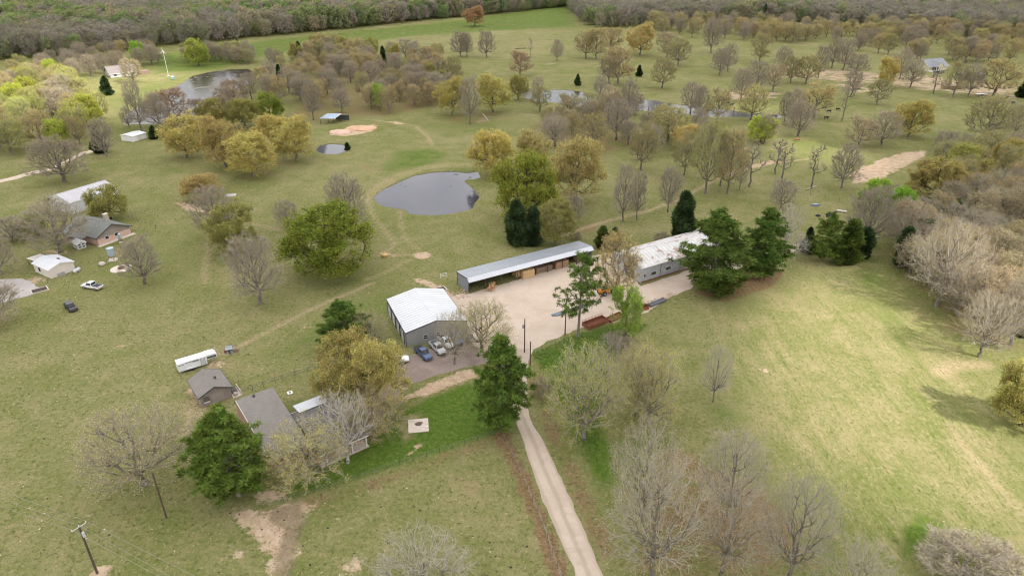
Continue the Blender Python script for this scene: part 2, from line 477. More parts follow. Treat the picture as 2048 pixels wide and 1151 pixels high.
me = arrays_mesh('ground', np.column_stack([GP, gz]), [GF], [], attr={
    'mask_a': np.column_stack([msk['dirt'], msk['lush'], msk['brown']]), 'mask_b': np.column_stack([msk['tan'], msk['mow'], msk['mud']]), 'mask_c': np.column_stack([msk['path'], msk['path'], msk['path']])}, smooth=True)
ground = link('ground', me); tag(ground, kind='structure')

def ground_material():
    m, nt, p = new_mat('grass_and_earth')
    pos = nt.geopos()
    A = nt.new('ShaderNodeSeparateColor'); nt.l.new(nt.attr('mask_a').outputs['Color'], A.inputs[0])
    B = nt.new('ShaderNodeSeparateColor'); nt.l.new(nt.attr('mask_b').outputs['Color'], B.inputs[0])
    dirt, lush, brown = A.outputs[0], A.outputs[1], A.outputs[2]
    tan, mow, mud = B.outputs[0], B.outputs[1], B.outputs[2]
    nb = nt.noise(.022, 4, .55, pos); nm = nt.noise(.16, 5, .62, pos, .6); nf = nt.noise(1.1, 6, .72, pos); ns = nt.noise(4.5, 3, .7, pos)
    streak = nt.noise(.5, 5, .65, nt.mapping(pos, (1.0, .10, 1), (0, 0, math.radians(18))))
    # green against dry grass
    f = nt.math('ADD', nt.math('MULTIPLY', nb, .55), nt.math('MULTIPLY', nm, .75))
    f = nt.math('ADD', f, nt.math('MULTIPLY', nf, .75))
    f = nt.math('ADD', f, nt.math('MULTIPLY', ns, .55))
    f = nt.math('ADD', f, nt.math('MULTIPLY', tan, .24))
    f = nt.math('ADD', f, nt.math('MULTIPLY', mow, nt.math('MULTIPLY', nt.math('SUBTRACT', streak, .52), 1.0)))
    c = nt.mix(nt.step(f, .92, 1.68), (.109, .137, .031), (.265, .226, .114))
    c = nt.mix(nt.math('MULTIPLY', nt.step(nt.noise(.055, 5, .65, pos, .5), .48, .68), .6), c, nt.mix(nf, (.09, .12, .024), (.165, .175, .052)))
    c = nt.mix(nt.math('MULTIPLY', nt.step(nt.noise(.11, 6, .7, nt.mapping(pos, (1, 1, 1), (0, 0, 1))), .60, .72), .55), c, (.28, .20, .115))
    # lush
    l = nt.step(nt.math('ADD', lush, nt.math('MULTIPLY', nt.math('SUBTRACT', nt.math('ADD', nm, nf), 1.0), 1.1)), .25, .8)
    lc = nt.mix(nt.step(nf, .35, .68), (.05, .105, .013), (.115, .155, .026))
    c = nt.mix(l, c, lc)
    # litter
    b = nt.step(nt.math('ADD', brown, nt.math('MULTIPLY', nt.math('SUBTRACT', nt.math('ADD', nm, nf), 1.0), 1.3)), .25, .85)
    bc = nt.mix(nt.step(nt.noise(1.9, 5, .7, pos), .35, .65), (.13, .068, .04), (.25, .15, .085))
    c = nt.mix(nt.math('MULTIPLY', b, .8), c, bc)
    # earth
    d = nt.step(nt.math('ADD', dirt, nt.math('MULTIPLY', nt.math('SUBTRACT', nt.math('ADD', nm, nf), 1.0), 1.5)), .38, .72)
    dc = nt.mix(nt.step(nt.noise(.5, 6, .7, pos), .35, .65), (.37, .26, .168), (.48, .37, .26))
    c = nt.mix(d, c, dc)
    pth = nt.math('MULTIPLY', nt.attr('mask_c').outputs['Fac'], nt.math('ADD', nt.math('MULTIPLY', nf, 1.2), .25), clamp=True)
    c = nt.mix(nt.math('MULTIPLY', pth, .85), c, nt.mix(nf, (.33, .225, .14), (.46, .35, .235)))
    md = nt.step(nt.math('ADD', mud, nt.math('MULTIPLY', nt.math('SUBTRACT', nf, .5), .9)), .3, .75)
    c = nt.mix(nt.math('MULTIPLY', md, .6), c, (.135, .11, .06))
    # dark tufts and pale straw, drawn out along the mowing in the cut meadow
    ps = nt.mapping(pos, (1.4, .5, 1), (0, 0, math.radians(20)))
    mf = nt.step(mow, .2, .8)
    fd = nt.mix(mf, nt.noise(1.15, 5, .78, pos), nt.noise(1.7, 5, .78, ps)); fl = nt.mix(mf, nt.noise(1.5, 5, .78, nt.mapping(pos, (1, 1, 1), (0, 0, 4))), nt.noise(2.0, 5, .78, nt.mapping(pos, (1.4, .5, 1), (0, .3, math.radians(20)))))
    open_ = nt.math('SUBTRACT', 1.0, nt.math('MAXIMUM', d, nt.math('MULTIPLY', l, .7)), clamp=True)
    c = nt.mix(nt.math('MULTIPLY', nt.math('MULTIPLY', nt.step(fd, .51, .63), .66), open_), c, (.062, .075, .02))
    c = nt.mix(nt.math('MULTIPLY', nt.math('MULTIPLY', nt.step(fl, .54, .66), .5), open_), c, (.40, .335, .205))
    c = nt.mix(nt.math('MULTIPLY', nt.step(nt.noise(2.6, 4, .75, pos), .60, .74), .5), c, (.06, .075, .02))
    c = nt.mix(nt.math('MULTIPLY', nt.step(nt.noise(3.4, 4, .75, nt.mapping(pos, (1, 1, 1), (0, 0, 2))), .62, .74), .45), c, (.42, .36, .22))
    nt.put(p.inputs['Base Color'], c); p.inputs['Roughness'].default_value = 1.0; p.inputs['Specular IOR Level'].default_value = .05
    nt.put(p.inputs['Normal'], nt.bump(nt.math('ADD', nf, nt.math('MULTIPLY', ns, .5)), .55, .35))
    return m
me.materials.append(ground_material())

# water lies in the hollows of the ground
def water_mat(name, base, algae, amt, rough=.03, rip=.06, spec=.5):
    m, nt, p = new_mat(name)
    pos = nt.geopos()
    n = nt.noise(.12, 5, .6, pos, 1.2)
    f = nt.math('MULTIPLY', nt.step(n, .62 - amt, .74 - amt), 1.0)
    nt.put(p.inputs['Base Color'], nt.mix(f, base, algae))
    nt.put(p.inputs['Roughness'], nt.math('ADD', nt.math('MULTIPLY', f, .5), rough))
    p.inputs['IOR'].default_value = 1.33; p.inputs['Specular IOR Level'].default_value = spec
    nt.put(p.inputs['Normal'], nt.bump(nt.noise(1.6, 3, .6, nt.mapping(pos, (1, 2.2, 1))), rip, .12))
    return m
WM = {'large_pond': water_mat('pond_water', (.035, .037, .05), (.05, .052, .06), .0, .04), 'small_pond': water_mat('dark_water', (.03, .032, .045), (.04, .04, .05), .0, .04),
      'shallow_pond': water_mat('weedy_water', (.04, .037, .032), (.12, .11, .07), .05, .12, .25, .26), 'creek': water_mat('creek_water', (.05, .05, .045), (.10, .085, .06), .03, .10, .25, .26)}
for k in PONDS:
    sd = POND_SD[k]
    fm = sd[GF].min(1) < (.9 if k in ('large_pond', 'small_pond') else 1.6)
    fs = GF[fm]; u, inv = np.unique(fs, return_inverse=True)
    wv = np.column_stack([GP[u], np.full(len(u), -.40)])
    w_ = link('water', arrays_mesh('water', wv, [inv.reshape(-1, 4)], [WM[k]])); tag(w_, kind='structure')
    w_['label'] = {'large_pond': 'large still pond reflecting grey cloud in the mid pasture', 'small_pond': 'small oval stock pond below the open shed', 'shallow_pond': 'weedy shallow lake by the wind turbine lawn', 'creek': 'narrow creek through the wooded pasture'}[k]

# flat sheets laid on the ground: drive, yard, parking, far lane
SHEETS = []
def sheet(name, pts, z, mat, jit=.35, px=True, step=1.2, label=None, seed=1):
    poly = ppoly(pts) if px else np.array(pts)
    R = random.Random(seed); out = []; SHEETS.append(poly)
    for i in range(len(poly)):
        a, b = poly[i], poly[(i + 1) % len(poly)]
        n = max(1, int(np.hypot(*(b - a)) / step)); nrm = np.array([-(b - a)[1], (b - a)[0]]) / max(1e-6, np.hypot(*(b - a)))
        for k in range(n):
            q = a + (b - a) * k / n + nrm * R.uniform(-jit, jit); out.append((q[0], q[1], z))
    mb = MB(); mb.add(out, [tuple(range(len(out)))])
    me = mb.mesh(name, mat)
    import bmesh
    bm = bmesh.new(); bm.from_mesh(me); bmesh.ops.triangulate(bm, faces=bm.faces[:]); bmesh.ops.recalc_face_normals(bm, faces=bm.faces[:])
    for f in bm.faces:
        if f.normal.z < 0: f.normal_flip()
    bm.to_mesh(me); bm.free()
    o = link(name, me); tag(o, label, kind='structure'); return o

def gravel_mat(name, c1, c2, c3, grassy=.0, ruts=None):
    m, nt, p = new_mat(name)
    pos = nt.geopos()
    n1 = nt.noise(.18, 6, .65, pos, .8); n2 = nt.noise(2.2, 5, .7, pos); n3 = nt.noise(9, 2, .6, pos)
    c = nt.mix(nt.step(nt.math('ADD', nt.math('MULTIPLY', n1, .6), nt.math('MULTIPLY', n2, .4)), .36, .64), c1, c2)
    c = nt.mix(nt.math('MULTIPLY', nt.step(n2, .58, .78), .3), c, c3)
    c = nt.mix(nt.math('MULTIPLY', nt.step(n3, .6, .8), .15), c, tuple(x * .6 for x in c1))
    tr = nt.noise(.4, 4, .6, nt.mapping(pos, (.18, 1, 1), (0, 0, math.radians(-31))))
    c = nt.mix(nt.math('MULTIPLY', nt.step(tr, .55, .72), .35), c, c3)
    if ruts:                                       # two wheel tracks either side of a dull, faintly grassy crown
        a, b = ruts; d_ = (b - a).normalized(); s_ = nt.new('ShaderNodeSeparateXYZ'); nt.l.new(pos, s_.inputs[0])
        off = nt.math('ADD', nt.math('MULTIPLY', nt.math('SUBTRACT', s_.outputs[0], a.x), -d_.y), nt.math('MULTIPLY', nt.math('SUBTRACT', s_.outputs[1], a.y), d_.x))
        off = nt.math('ABSOLUTE', nt.math('ADD', off, nt.math('MULTIPLY', nt.math('SUBTRACT', n1, .5), .9)))
        c = nt.mix(nt.math('MULTIPLY', nt.step(off, .55, .15), nt.math('MULTIPLY', n2, .85)), c, (.27, .225, .15))
        c = nt.mix(nt.math('MULTIPLY', nt.step(off, 1.35, 1.9), nt.math('MULTIPLY', n2, .9)), c, (.29, .235, .165))
        c = nt.mix(nt.math('MULTIPLY', nt.step(nt.noise(.35, 5, .7, pos), .56, .66), .25), c, (.30, .24, .19))
    if grassy: c = nt.mix(nt.step(nt.noise(.6, 5, .7, pos), .7 - grassy, .8 - grassy), c, (.13, .14, .05))
    nt.put(p.inputs['Base Color'], c); p.inputs['Roughness'].default_value = 1; p.inputs['Specular IOR Level'].default_value = .1
    nt.put(p.inputs['Normal'], nt.bump(n2, .4, .12))
    return m
GRAVEL = gravel_mat('crushed_gravel', (.44, .35, .272), (.51, .42, .338), (.37, .285, .215))
DRIVEM = gravel_mat('drive_gravel', (.43, .345, .27), (.50, .412, .332), (.37, .29, .222), 0, (G(1041, 822), G(1161, 1108)))
DARKG = gravel_mat('dark_earth_lot', (.20, .155, .13), (.29, .235, .20), (.15, .12, .105), .03)
GREYG = gravel_mat('grey_concrete_lot', (.33, .30, .28), (.40, .37, .35), (.26, .23, .21), .02)
sheet('gravel_yard', [(893,598),(915,589),(936,588),(960,581),(1045,556),(1120,535),(1180,513),(1225,503),(1262,512),(1268,556),(1282,572),(1330,556),(1390,536),(1430,522),(1600,486),(1612,494),(1470,540),(1400,562),(1375,581),(1325,600),(1296,624),(1230,644),(1165,655),(1130,668),(1095,682),(1066,698),(1056,728),(1012,742),(985,715),(950,690),(925,662),(905,630)], .012, GRAVEL, .3, label='pale crushed gravel yard in front of the long shed')
sheet('driveway', [(1012,700),(1060,696),(1054,760),(1056,822),(1066,848),(1080,868),(1104,915),(1150,1018),(1188,1108),(1225,1200),(1350,1450),(1256,1450),(1172,1200),(1140,1118),(1114,1062),(1086,1002),(1060,925),(1041,868),(1028,826),(1018,760)], .018, DRIVEM, .16, label='straight pale gravel drive running up to the yard')
sheet('parking_lot', [(820,712),(850,700),(935,668),(965,690),(985,720),(955,732),(920,738),(870,752),(820,770),(795,790),(755,840),(710,850),(720,790),(760,745),(800,715)], .010, DARKG, .5, label='dark earth parking lot beside the white roofed workshop')
sheet('parking_lot', [(-30,558),(50,557),(68,568),(82,577),(66,587),(40,596),(0,606),(-30,612)], .010, GREYG, .3, label='grey gravel lot at the left edge by the cattle grid')
sheet('lane', [(-10,362),(30,352),(70,341),(100,337),(130,322),(160,305),(195,297),(198,301),(165,310),(132,328),(100,342),(72,347),(32,358),(-10,368)], .010, GRAVEL, .25, label='thin pale lane curving behind the brown tree')
sheet('lane', [(1770,430),(1800,415),(1850,402),(1900,390),(1903,394),(1852,409),(1805,422),(1776,438)], .010, GRAVEL, .4, label='pale farm lane running into the right hand wood')

# ------------------------------------------------------------------ clouds: a broken deck that the sun shines through
def make_cloud():
    holes = [(1880, 700, 20), (1950, 850, 24), (2010, 1000, 20), (1830, 640, 16), (1960, 640, 22), (2060, 760, 26), (2050, 560, 26), (60, 205, 55), (150, 175, 40), (330, 160, 40), (20, 170, 50), (1545, 285, 14), (1620, 300, 20), (1500, 215, 18), (410, 105, 26), (-60, 240, 60)]
    base_z, thick = 520.0, 70.0
    n = 120
    xs = np.linspace(-2600, 3200, n); ys = np.linspace(-2800, 3400, n)
    # finer where the gaps are
    off = SUNV * (base_z / SUNV.z)
    xs = np.unique(np.concatenate([xs, np.linspace(off.x - 420, off.x + 300, 90)])); ys = np.unique(np.concatenate([ys, np.linspace(off.y + 40, off.y + 720, 90)]))
    X, Y = np.meshgrid(xs, ys); P = np.stack([X.ravel(), Y.ravel()], 1)
    d = np.full(len(P), 1.0)
    for px, py, r in holes:
        g = G(px, py); c = np.array([g.x + off.x, g.y + off.y])
        q = np.hypot(*(P - c).T) / r
        d *= 1 - .50 * np.exp(-(q ** 2) * .75)
    lump = np.sin(P[:, 0] / 61 + 1.3 * np.sin(P[:, 1] / 83)) * np.sin(P[:, 1] / 57 + 1.1 * np.sin(P[:, 0] / 97))
    zb = base_z + 14 * lump
    zt = zb + 4 + thick * d * (1 + .4 * lump)
    ny, nx = X.shape; i = np.arange(nx * ny).reshape(ny, nx)
    f = np.stack([i[:-1, :-1], i[1:, :-1], i[1:, 1:], i[:-1, 1:]], -1).reshape(-1, 4)
    N = nx * ny
    rim = []
    for a in (i[0, :], i[-1, ::-1], i[::-1, 0], i[:, -1]):
        rim += [(a[k], a[k + 1], a[k + 1] + N, a[k] + N) for k in range(len(a) - 1)]
    m = bpy.data.materials.new('cloud_vapour'); m.use_nodes = True; nt = NT(m); nt.n.remove(nt.n['Principled BSDF'])
    pos = nt.geopos()
    den = nt.attr('cover').outputs['Fac']
    nn = nt.noise(.006, 5, .6, pos, .6)
    a = nt.math('MULTIPLY', nt.math('ADD', den, nt.math('MULTIPLY', nt.math('SUBTRACT', nn, .5), .35)), den, clamp=True)
    tr = nt.new('ShaderNodeBsdfTransparent'); tl = nt.new('ShaderNodeBsdfTranslucent'); nt.put(tl.inputs[0], nt.mix(nt.step(nt.noise(.0045, 5, .62, pos, .8), .34, .66), (.72, .735, .77), (.98, .98, .98)))
    mx = nt.new('ShaderNodeMixShader'); nt.l.new(a, mx.inputs[0]); nt.l.new(tr.outputs[0], mx.inputs[1]); nt.l.new(tl.outputs[0], mx.inputs[2])
    nt.l.new(mx.outputs[0], nt.n['Material Output'].inputs['Surface'])
    V = np.concatenate([np.column_stack([P, zb]), np.column_stack([P, zt])])
    den_ = np.concatenate([np.clip(d * 1.22, 0, 1.3), np.clip(d * .06, 0, 1)])
    me = arrays_mesh('cloud', V, [f, f[:, ::-1] + N, np.array(rim)], [m], smooth=True, attr={'cover': den_})
    o = link('cloud', me); tag(o, 'grey cloud deck with gaps of sun above the farm', kind='structure')
make_cloud()

# ------------------------------------------------------------------ trees
BARK = bark_mat('bark_grey_brown', (.15, .128, .108), (.27, .235, .20))
TWIG = {'near': bark_mat('twigs_near', (.32, .285, .22), (.48, .44, .352)), 'haze': bark_mat('twigs_haze', (.31, .27, .205), (.47, .42, .33)), 'far': bark_mat('twigs_far_hazed', (.255, .228, .185), (.38, .345, .285)), 'grey': bark_mat('twigs_grey', (.285, .24, .175), (.43, .375, .285)), 'warm': bark_mat('twigs_warm', (.26, .215, .155), (.42, .365, .27)),  # the far twigs are lightened in place of haze
        'pale': bark_mat('twigs_pale', (.36, .33, .285), (.53, .49, .435)), 'dark': bark_mat('twigs_dark', (.06, .05, .04), (.11, .09, .075))}
LEAF = leaf_mat('leaves', .5)
NEEDLE = leaf_mat('needles', .2, var=.62)  # wide tone spread paints dark gaps and highlights into the foliage

def mst_tree(pts, trunk, bf=.45):
    """joins crown points to the trunk nodes: nearest first, with a price on the way back to the root"""
    nodes = [np.array(p) for p in trunk]; par = list(range(-1, len(trunk) - 1))
    T = np.array(pts); n = len(T)
    plen = [0.0]
    for i in range(1, len(trunk)): plen.append(plen[-1] + np.linalg.norm(nodes[i] - nodes[i - 1]))
    start = max(1, int(len(trunk) * .3))
    best = np.full(n, 1e9); bi = np.zeros(n, int)
    def relax(k):
        d = np.linalg.norm(T - nodes[k], axis=1); up = T[:, 2] - nodes[k][2]
        cst = d * (1 + .5 * np.clip(-up / (d + 1e-6), 0, 1)) + bf * plen[k]
        w = cst < best; best[w] = cst[w]; bi[w] = k
    for k in range(start, len(trunk)): relax(k)
    left = np.ones(n, bool)
    for _ in range(n):
        j = int(np.argmin(np.where(left, best, 1e9))); left[j] = False
        k = bi[j]; nodes.append(T[j]); par.append(k); plen.append(plen[k] + np.linalg.norm(T[j] - nodes[k])); relax(len(nodes) - 1)
    return np.array(nodes), np.array(par)

def tubes(P0, P1, R0, R1, n):
    """many tapered tubes at once"""
    m = len(P0); D = P1 - P0; L = np.linalg.norm(D, axis=1, keepdims=True); D = D / np.maximum(L, 1e-6)
    up = np.where(np.abs(D[:, 2:3]) > .9, np.array([[1., 0, 0]]), np.array([[0, 0, 1.]]))
    A = np.cross(D, up); A /= np.linalg.norm(A, axis=1, keepdims=True); B = np.cross(D, A)
    ang = np.arange(n) * 2 * np.pi / n
    ring = A[:, None, :] * np.cos(ang)[None, :, None] + B[:, None, :] * np.sin(ang)[None, :, None]
    V = np.concatenate([P0[:, None] + ring * R0[:, None, None], P1[:, None] + ring * R1[:, None, None]], 1).reshape(-1, 3)
    b = (np.arange(m) * 2 * n)[:, None]; k = np.arange(n)[None, :]
    Fq = np.stack([b + k, b + (k + 1) % n, b + (k + 1) % n + n, b + k + n], -1).reshape(-1, 4)
    return V, Fq

def tris(base, direc, length, width, rng):
    """thin pointed triangles (twigs, needles)"""
    d = direc / np.linalg.norm(direc, axis=1, keepdims=True)
    s = np.cross(d, rng.normal(size=d.shape)); s /= np.maximum(np.linalg.norm(s, axis=1, keepdims=True), 1e-6)
    s *= width[:, None] * .5
    V = np.stack([base - s, base + s, base + d * length[:, None]], 1).reshape(-1, 3)
    return V, np.arange(len(V)).reshape(-1, 3)

def leaves(c, size, rng, flat=.5):
    n = len(c)
    a = rng.normal(size=(n, 3)); a[:, 2] *= flat; a /= np.linalg.norm(a, axis=1, keepdims=True)
    b = np.cross(a, rng.normal(size=(n, 3))); b /= np.linalg.norm(b, axis=1, keepdims=True)
    s = size[:, None]
    V = np.stack([c - a * s * .6, c + b * s * .45, c + a * s * .6, c - b * s * .45], 1).reshape(-1, 3)
    return V, np.arange(4 * n).reshape(-1, 4)

def pack(name, parts, mats, trunk=False):
    """parts: list of (V, F, material index, shade)"""
    o = 0; Vs, Fs, mi, sh = [], [], [], []
    for V, Fc, m, s in parts:
        Vs.append(V); Fs.append(Fc + o); mi.append(np.full(len(Fc), m)); sh.append(s if s is not None else np.full(len(V), .5)); o += len(V)
    return arrays_mesh(name, np.concatenate(Vs), Fs, mats, np.concatenate(mi), attr={'shade': np.concatenate(sh)})

def measured(tm, cm):
    v = np.empty(len(cm.vertices) * 3, np.float32); cm.vertices.foreach_get('co', v); v = v.reshape(-1, 3)
    return tm, cm, float(np.percentile(v[:, 2], 99.3)), 2 * float(np.percentile(np.hypot(v[:, 0], v[:, 1]), 95))

def broad_tree(seed, H=15., Wd=14., clear=.22, N=420, lobes=13, lobe_r=.30, twigs=7, tw_len=1.0, tw_w=.045, nleaf=0, leaf=.28, spread=.55, twig='grey', bf=.45, lean=.0, tr=.34, up=.35, flat_top=0.0, fill=.3):
    rng = np.random.default_rng(seed)
    z0 = H * clear; hc = H - z0
    # lobe centres on the crown's shell, points in lobes
    C = []
    for k in range(lobes):
        t = 2 * np.pi * (k * .618 + rng.uniform(-.1, .1)); zz = rng.uniform(.18, .95)
        prof = math.sqrt(max(.05, 1 - ((zz - .42) / .62) ** 2))
        r = Wd / 2 * prof * rng.uniform(.5, .84)
        C.append((r * math.cos(t), r * math.sin(t), z0 + hc * zz * (1 - flat_top * r / Wd)))
    C = np.array(C)
    pts = []
    while len(pts) < N:
        if rng.random() < fill:
            t = rng.uniform(0, 2 * np.pi); zz = rng.uniform(.05, .95); r = Wd / 2 * math.sqrt(max(.05, 1 - ((zz - .42) / .62) ** 2)) * math.sqrt(rng.random()) * .9
            p = np.array([r * math.cos(t), r * math.sin(t), z0 + hc * zz])
        else:
            c = C[rng.integers(lobes)]; v = rng.normal(size=3); v /= np.linalg.norm(v)
            p = c + v * (rng.random() ** .4) * lobe_r * np.array([Wd / 2, Wd / 2, hc * .5]) * .95
        if p[2] > z0 * .7 and p[2] < H * 1.02: pts.append(p)
    nt_ = 9; hz = z0 + hc * .72
    tx = np.cumsum(rng.normal(0, .12, nt_)) * .7; ty = np.cumsum(rng.normal(0, .12, nt_)) * .7
    trunk = [(tx[i] + lean * i / nt_ * 2, ty[i], hz * i / (nt_ - 1)) for i in range(nt_)]
    trunk[0] = (0, 0, -.15)
    nodes, par = mst_tree(pts, trunk, bf)
    n = len(nodes)
    ch = np.zeros(n); w = np.zeros(n)
    leafn = np.ones(n, bool); leafn[par[par >= 0]] = False
    for i in range(n - 1, 0, -1):
        if leafn[i]: w[i] += 1
        w[par[i]] += w[i]
    rad = tr * (np.maximum(w, 1) / w[0]) ** .42
    rad[0] *= 1.35
    e = np.arange(1, n); p0, p1 = nodes[par[e]], nodes[e]
    # bend each limb: extra joint pushed off the straight line
    L = np.linalg.norm(p1 - p0, axis=1)
    mid = (p0 + p1) / 2 + rng.normal(size=p0.shape) * (L * .09)[:, None]; mid[:, 2] -= 0.02 * L
    r0 = np.minimum(rad[par[e]], rad[e] * 1.6); r1 = rad[e]; rm = (r0 + r1) / 2
    P0 = np.concatenate([p0, mid]); P1 = np.concatenate([mid, p1]); R0 = np.concatenate([r0, rm]); R1 = np.concatenate([rm, r1])
    istr = np.concatenate([e < nt_, e < nt_]); thick = (R0 > tr * .22) | istr
    V, Fq = tubes(P0[thick], P1[thick], R0[thick], R1[thick], 6)
    tw_mat = TWIG[twig]
    tmesh = pack('trunk', [(V, Fq, 0, None)], [TWIG[twig] if twig in ('pale', 'dark') else BARK])
    k = ~thick
    parts = []
    V, Fq = tubes(P0[k], P1[k], np.maximum(R0[k], .03), np.maximum(R1[k], .022), 3); parts.append((V, Fq, 0, None))
    # twigs: from every crown node and limb joint, fanning outwards and up
    src = np.concatenate([nodes[nt_:], mid[nt_ - 1:]]); drc = np.concatenate([(p1 - p0)[nt_ - 1:], (p1 - p0)[nt_ - 1:]])
    drc = drc / np.maximum(np.linalg.norm(drc, axis=1, keepdims=True), 1e-6)
    S = np.repeat(src, twigs, 0); Dd = np.repeat(drc, twigs, 0)
    outw = S - np.array([0, 0, z0 + hc * .25]); outw /= np.maximum(np.linalg.norm(outw, axis=1, keepdims=True), 1e-6)
    d1 = Dd * .5 + rng.normal(size=S.shape) * .62 + outw * .55 + np.array([0, 0, up])
    d1 /= np.linalg.norm(d1, axis=1, keepdims=True)
    l1 = tw_len * rng.uniform(.45, 1.25, len(S))
    V, Ft = tris(S, d1, l1, np.full(len(S), tw_w), rng); parts.append((V, Ft, 0, None))
    S2 = np.repeat(S + d1 * (l1 * rng.uniform(.25, .6, len(S)))[:, None], 2, 0)
    d2 = np.repeat(d1, 2, 0) + rng.normal(size=S2.shape) * .6
    l2 = np.repeat(l1, 2) * rng.uniform(.4, .7, len(S2))
    V, Ft = tris(S2, d2, l2, np.full(len(S2), tw_w * .8), rng); parts.append((V, Ft, 0, None))
    if nleaf:
        ends = np.concatenate([S + d1 * l1[:, None], S2 + d2 / np.linalg.norm(d2, axis=1, keepdims=True) * l2[:, None]])
        q = ends[rng.integers(0, len(ends), nleaf)] + rng.normal(size=(nleaf, 3)) * leaf * spread
        V, Fl = leaves(q, leaf * rng.uniform(.6, 1.3, nleaf), rng, .7)
        parts.append((V, Fl, 1, np.repeat(rng.random(nleaf), 4)))
    return measured(tmesh, pack('crown', parts, [tw_mat, LEAF]))

def pine(seed, H=20., Wd=9., clear=.3, whorls=17, tufts=7, dense=34, tuft_r=.62, sparse=0.0, shape=1.0, tr=.26):
    rng = np.random.default_rng(seed)
    zs = np.linspace(0, H * .985, 12); sway = np.cumsum(rng.normal(0, .07, 12)); tx = np.column_stack([sway, np.cumsum(rng.normal(0, .07, 12)), zs]); tx[0] = (0, 0, -.1)
    tr_ = np.interp(zs, [0, H], [tr, .04]); tr_[0] *= 1.3
    V, Fq = tubes(tx[:-1], tx[1:], tr_[:-1], tr_[1:], 7); tparts = [(V, Fq, 0, None)]
    B0, B1, BR0, BR1, tips, tw = [], [], [], [], [], []
    for k in range(whorls * (1 if sparse else 5)):
        z = H * (clear + (1 - clear) * ((k + rng.uniform(-.3, .3)) / whorls if sparse else rng.random() ** 1.1) * .98)
        u = (z / H - clear) / (1 - clear)
        prof = (math.sin(math.pi * min(1, (u * .80 + .22)) ** .95) * .95 + .06) if shape < 1.5 else (1 - u) * .95 + .06
        for j in range(rng.integers(4, 7) if sparse else 1):
            if rng.random() < sparse * (1 - u * .5): continue
            t = rng.uniform(0, 2 * math.pi); L = Wd / 2 * max(.12, prof) * rng.uniform(.65, 1.1)
            rise = (rng.uniform(-.10, .30) if sparse else rng.uniform(-.28, .42)) + .35 * u
            o = np.array([np.interp(z, zs, tx[:, 0]), np.interp(z, zs, tx[:, 1]), z])
            dh = np.array([math.cos(t), math.sin(t), 0])
            p = [o, o + dh * L * .5 + np.array([0, 0, L * .5 * (rise - .12)]), o + dh * L + np.array([0, 0, L * rise])]
            r = .035 + .012 * L
            B0 += [p[0], p[1]]; B1 += [p[1], p[2]]; BR0 += [r, r * .6]; BR1 += [r * .6, r * .25]
            m = max(2, int(tufts * (.5 + L / Wd)))
            for q in range(m):
                s = (1 - (q / m) * .72) ; base = p[0] + (p[2] - p[0]) * s
                base = base + np.array([0, 0, -.1 * math.sin(math.pi * s) * L]) + rng.normal(size=3) * np.array([.42, .42, .22]) * (.5 + L * .16)
                tips.append(base); tw.append(rng.random())
    B0, B1 = np.array(B0), np.array(B1)
    V, Fq = tubes(B0, B1, np.array(BR0), np.array(BR1), 4); parts = [(V, Fq, 0, None)]
    for _ in range(6): tips.append(tx[-1] + rng.normal(size=3) * .35); tw.append(rng.random())
    T = np.array(tips); tw = np.array(tw)
    S = np.repeat(T, dense, 0); d = rng.normal(size=S.shape) + np.array([0, 0, .45])
    d /= np.linalg.norm(d, axis=1, keepdims=True)
    S = S + d * tuft_r * .22
    L = tuft_r * rng.uniform(.6, 1.2, len(S)) * np.repeat(.75 + .5 * rng.random(len(T)), dense)
    V, Ft = tris(S, d, L, np.full(len(S), tuft_r * .23), rng)
    parts.append((V, Ft, 1, np.repeat(np.clip(np.repeat(tw, dense) * .6 + rng.random(len(S)) * .4, 0, 1), 3)))
    return measured(pack('trunk', tparts, [BARK]), pack('crown', parts, [BARK, NEEDLE]))

def cedar(seed, H=8., Wd=5., n=7500, lobes=26, round_=.75):
    rng = np.random.default_rng(seed)
    V, Fq = tubes(np.array([[0, 0, -.1], [0, 0, H * .4]]), np.array([[0, 0, H * .4], [0, 0, H * .9]]), np.array([.22, .14]), np.array([.14, .03]), 6)
    tp = pack('trunk', [(V, Fq, 0, None)], [BARK])
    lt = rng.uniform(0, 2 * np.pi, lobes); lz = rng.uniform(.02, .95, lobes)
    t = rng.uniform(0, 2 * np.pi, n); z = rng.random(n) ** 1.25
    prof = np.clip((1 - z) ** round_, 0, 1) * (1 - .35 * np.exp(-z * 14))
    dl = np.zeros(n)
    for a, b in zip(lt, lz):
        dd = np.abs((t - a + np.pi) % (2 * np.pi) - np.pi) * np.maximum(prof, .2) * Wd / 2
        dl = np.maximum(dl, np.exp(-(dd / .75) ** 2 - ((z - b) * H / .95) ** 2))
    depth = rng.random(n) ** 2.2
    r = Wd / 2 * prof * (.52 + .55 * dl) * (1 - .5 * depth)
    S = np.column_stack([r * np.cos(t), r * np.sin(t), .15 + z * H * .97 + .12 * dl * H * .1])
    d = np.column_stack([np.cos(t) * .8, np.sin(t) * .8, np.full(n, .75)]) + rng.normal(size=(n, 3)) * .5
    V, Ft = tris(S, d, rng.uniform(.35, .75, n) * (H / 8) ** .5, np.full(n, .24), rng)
    return tp, pack('crown', [(V, Ft, 0, np.repeat(np.clip(.55 * dl + .45 * rng.random(n), 0, 1), 3))], [NEEDLE]), H, Wd

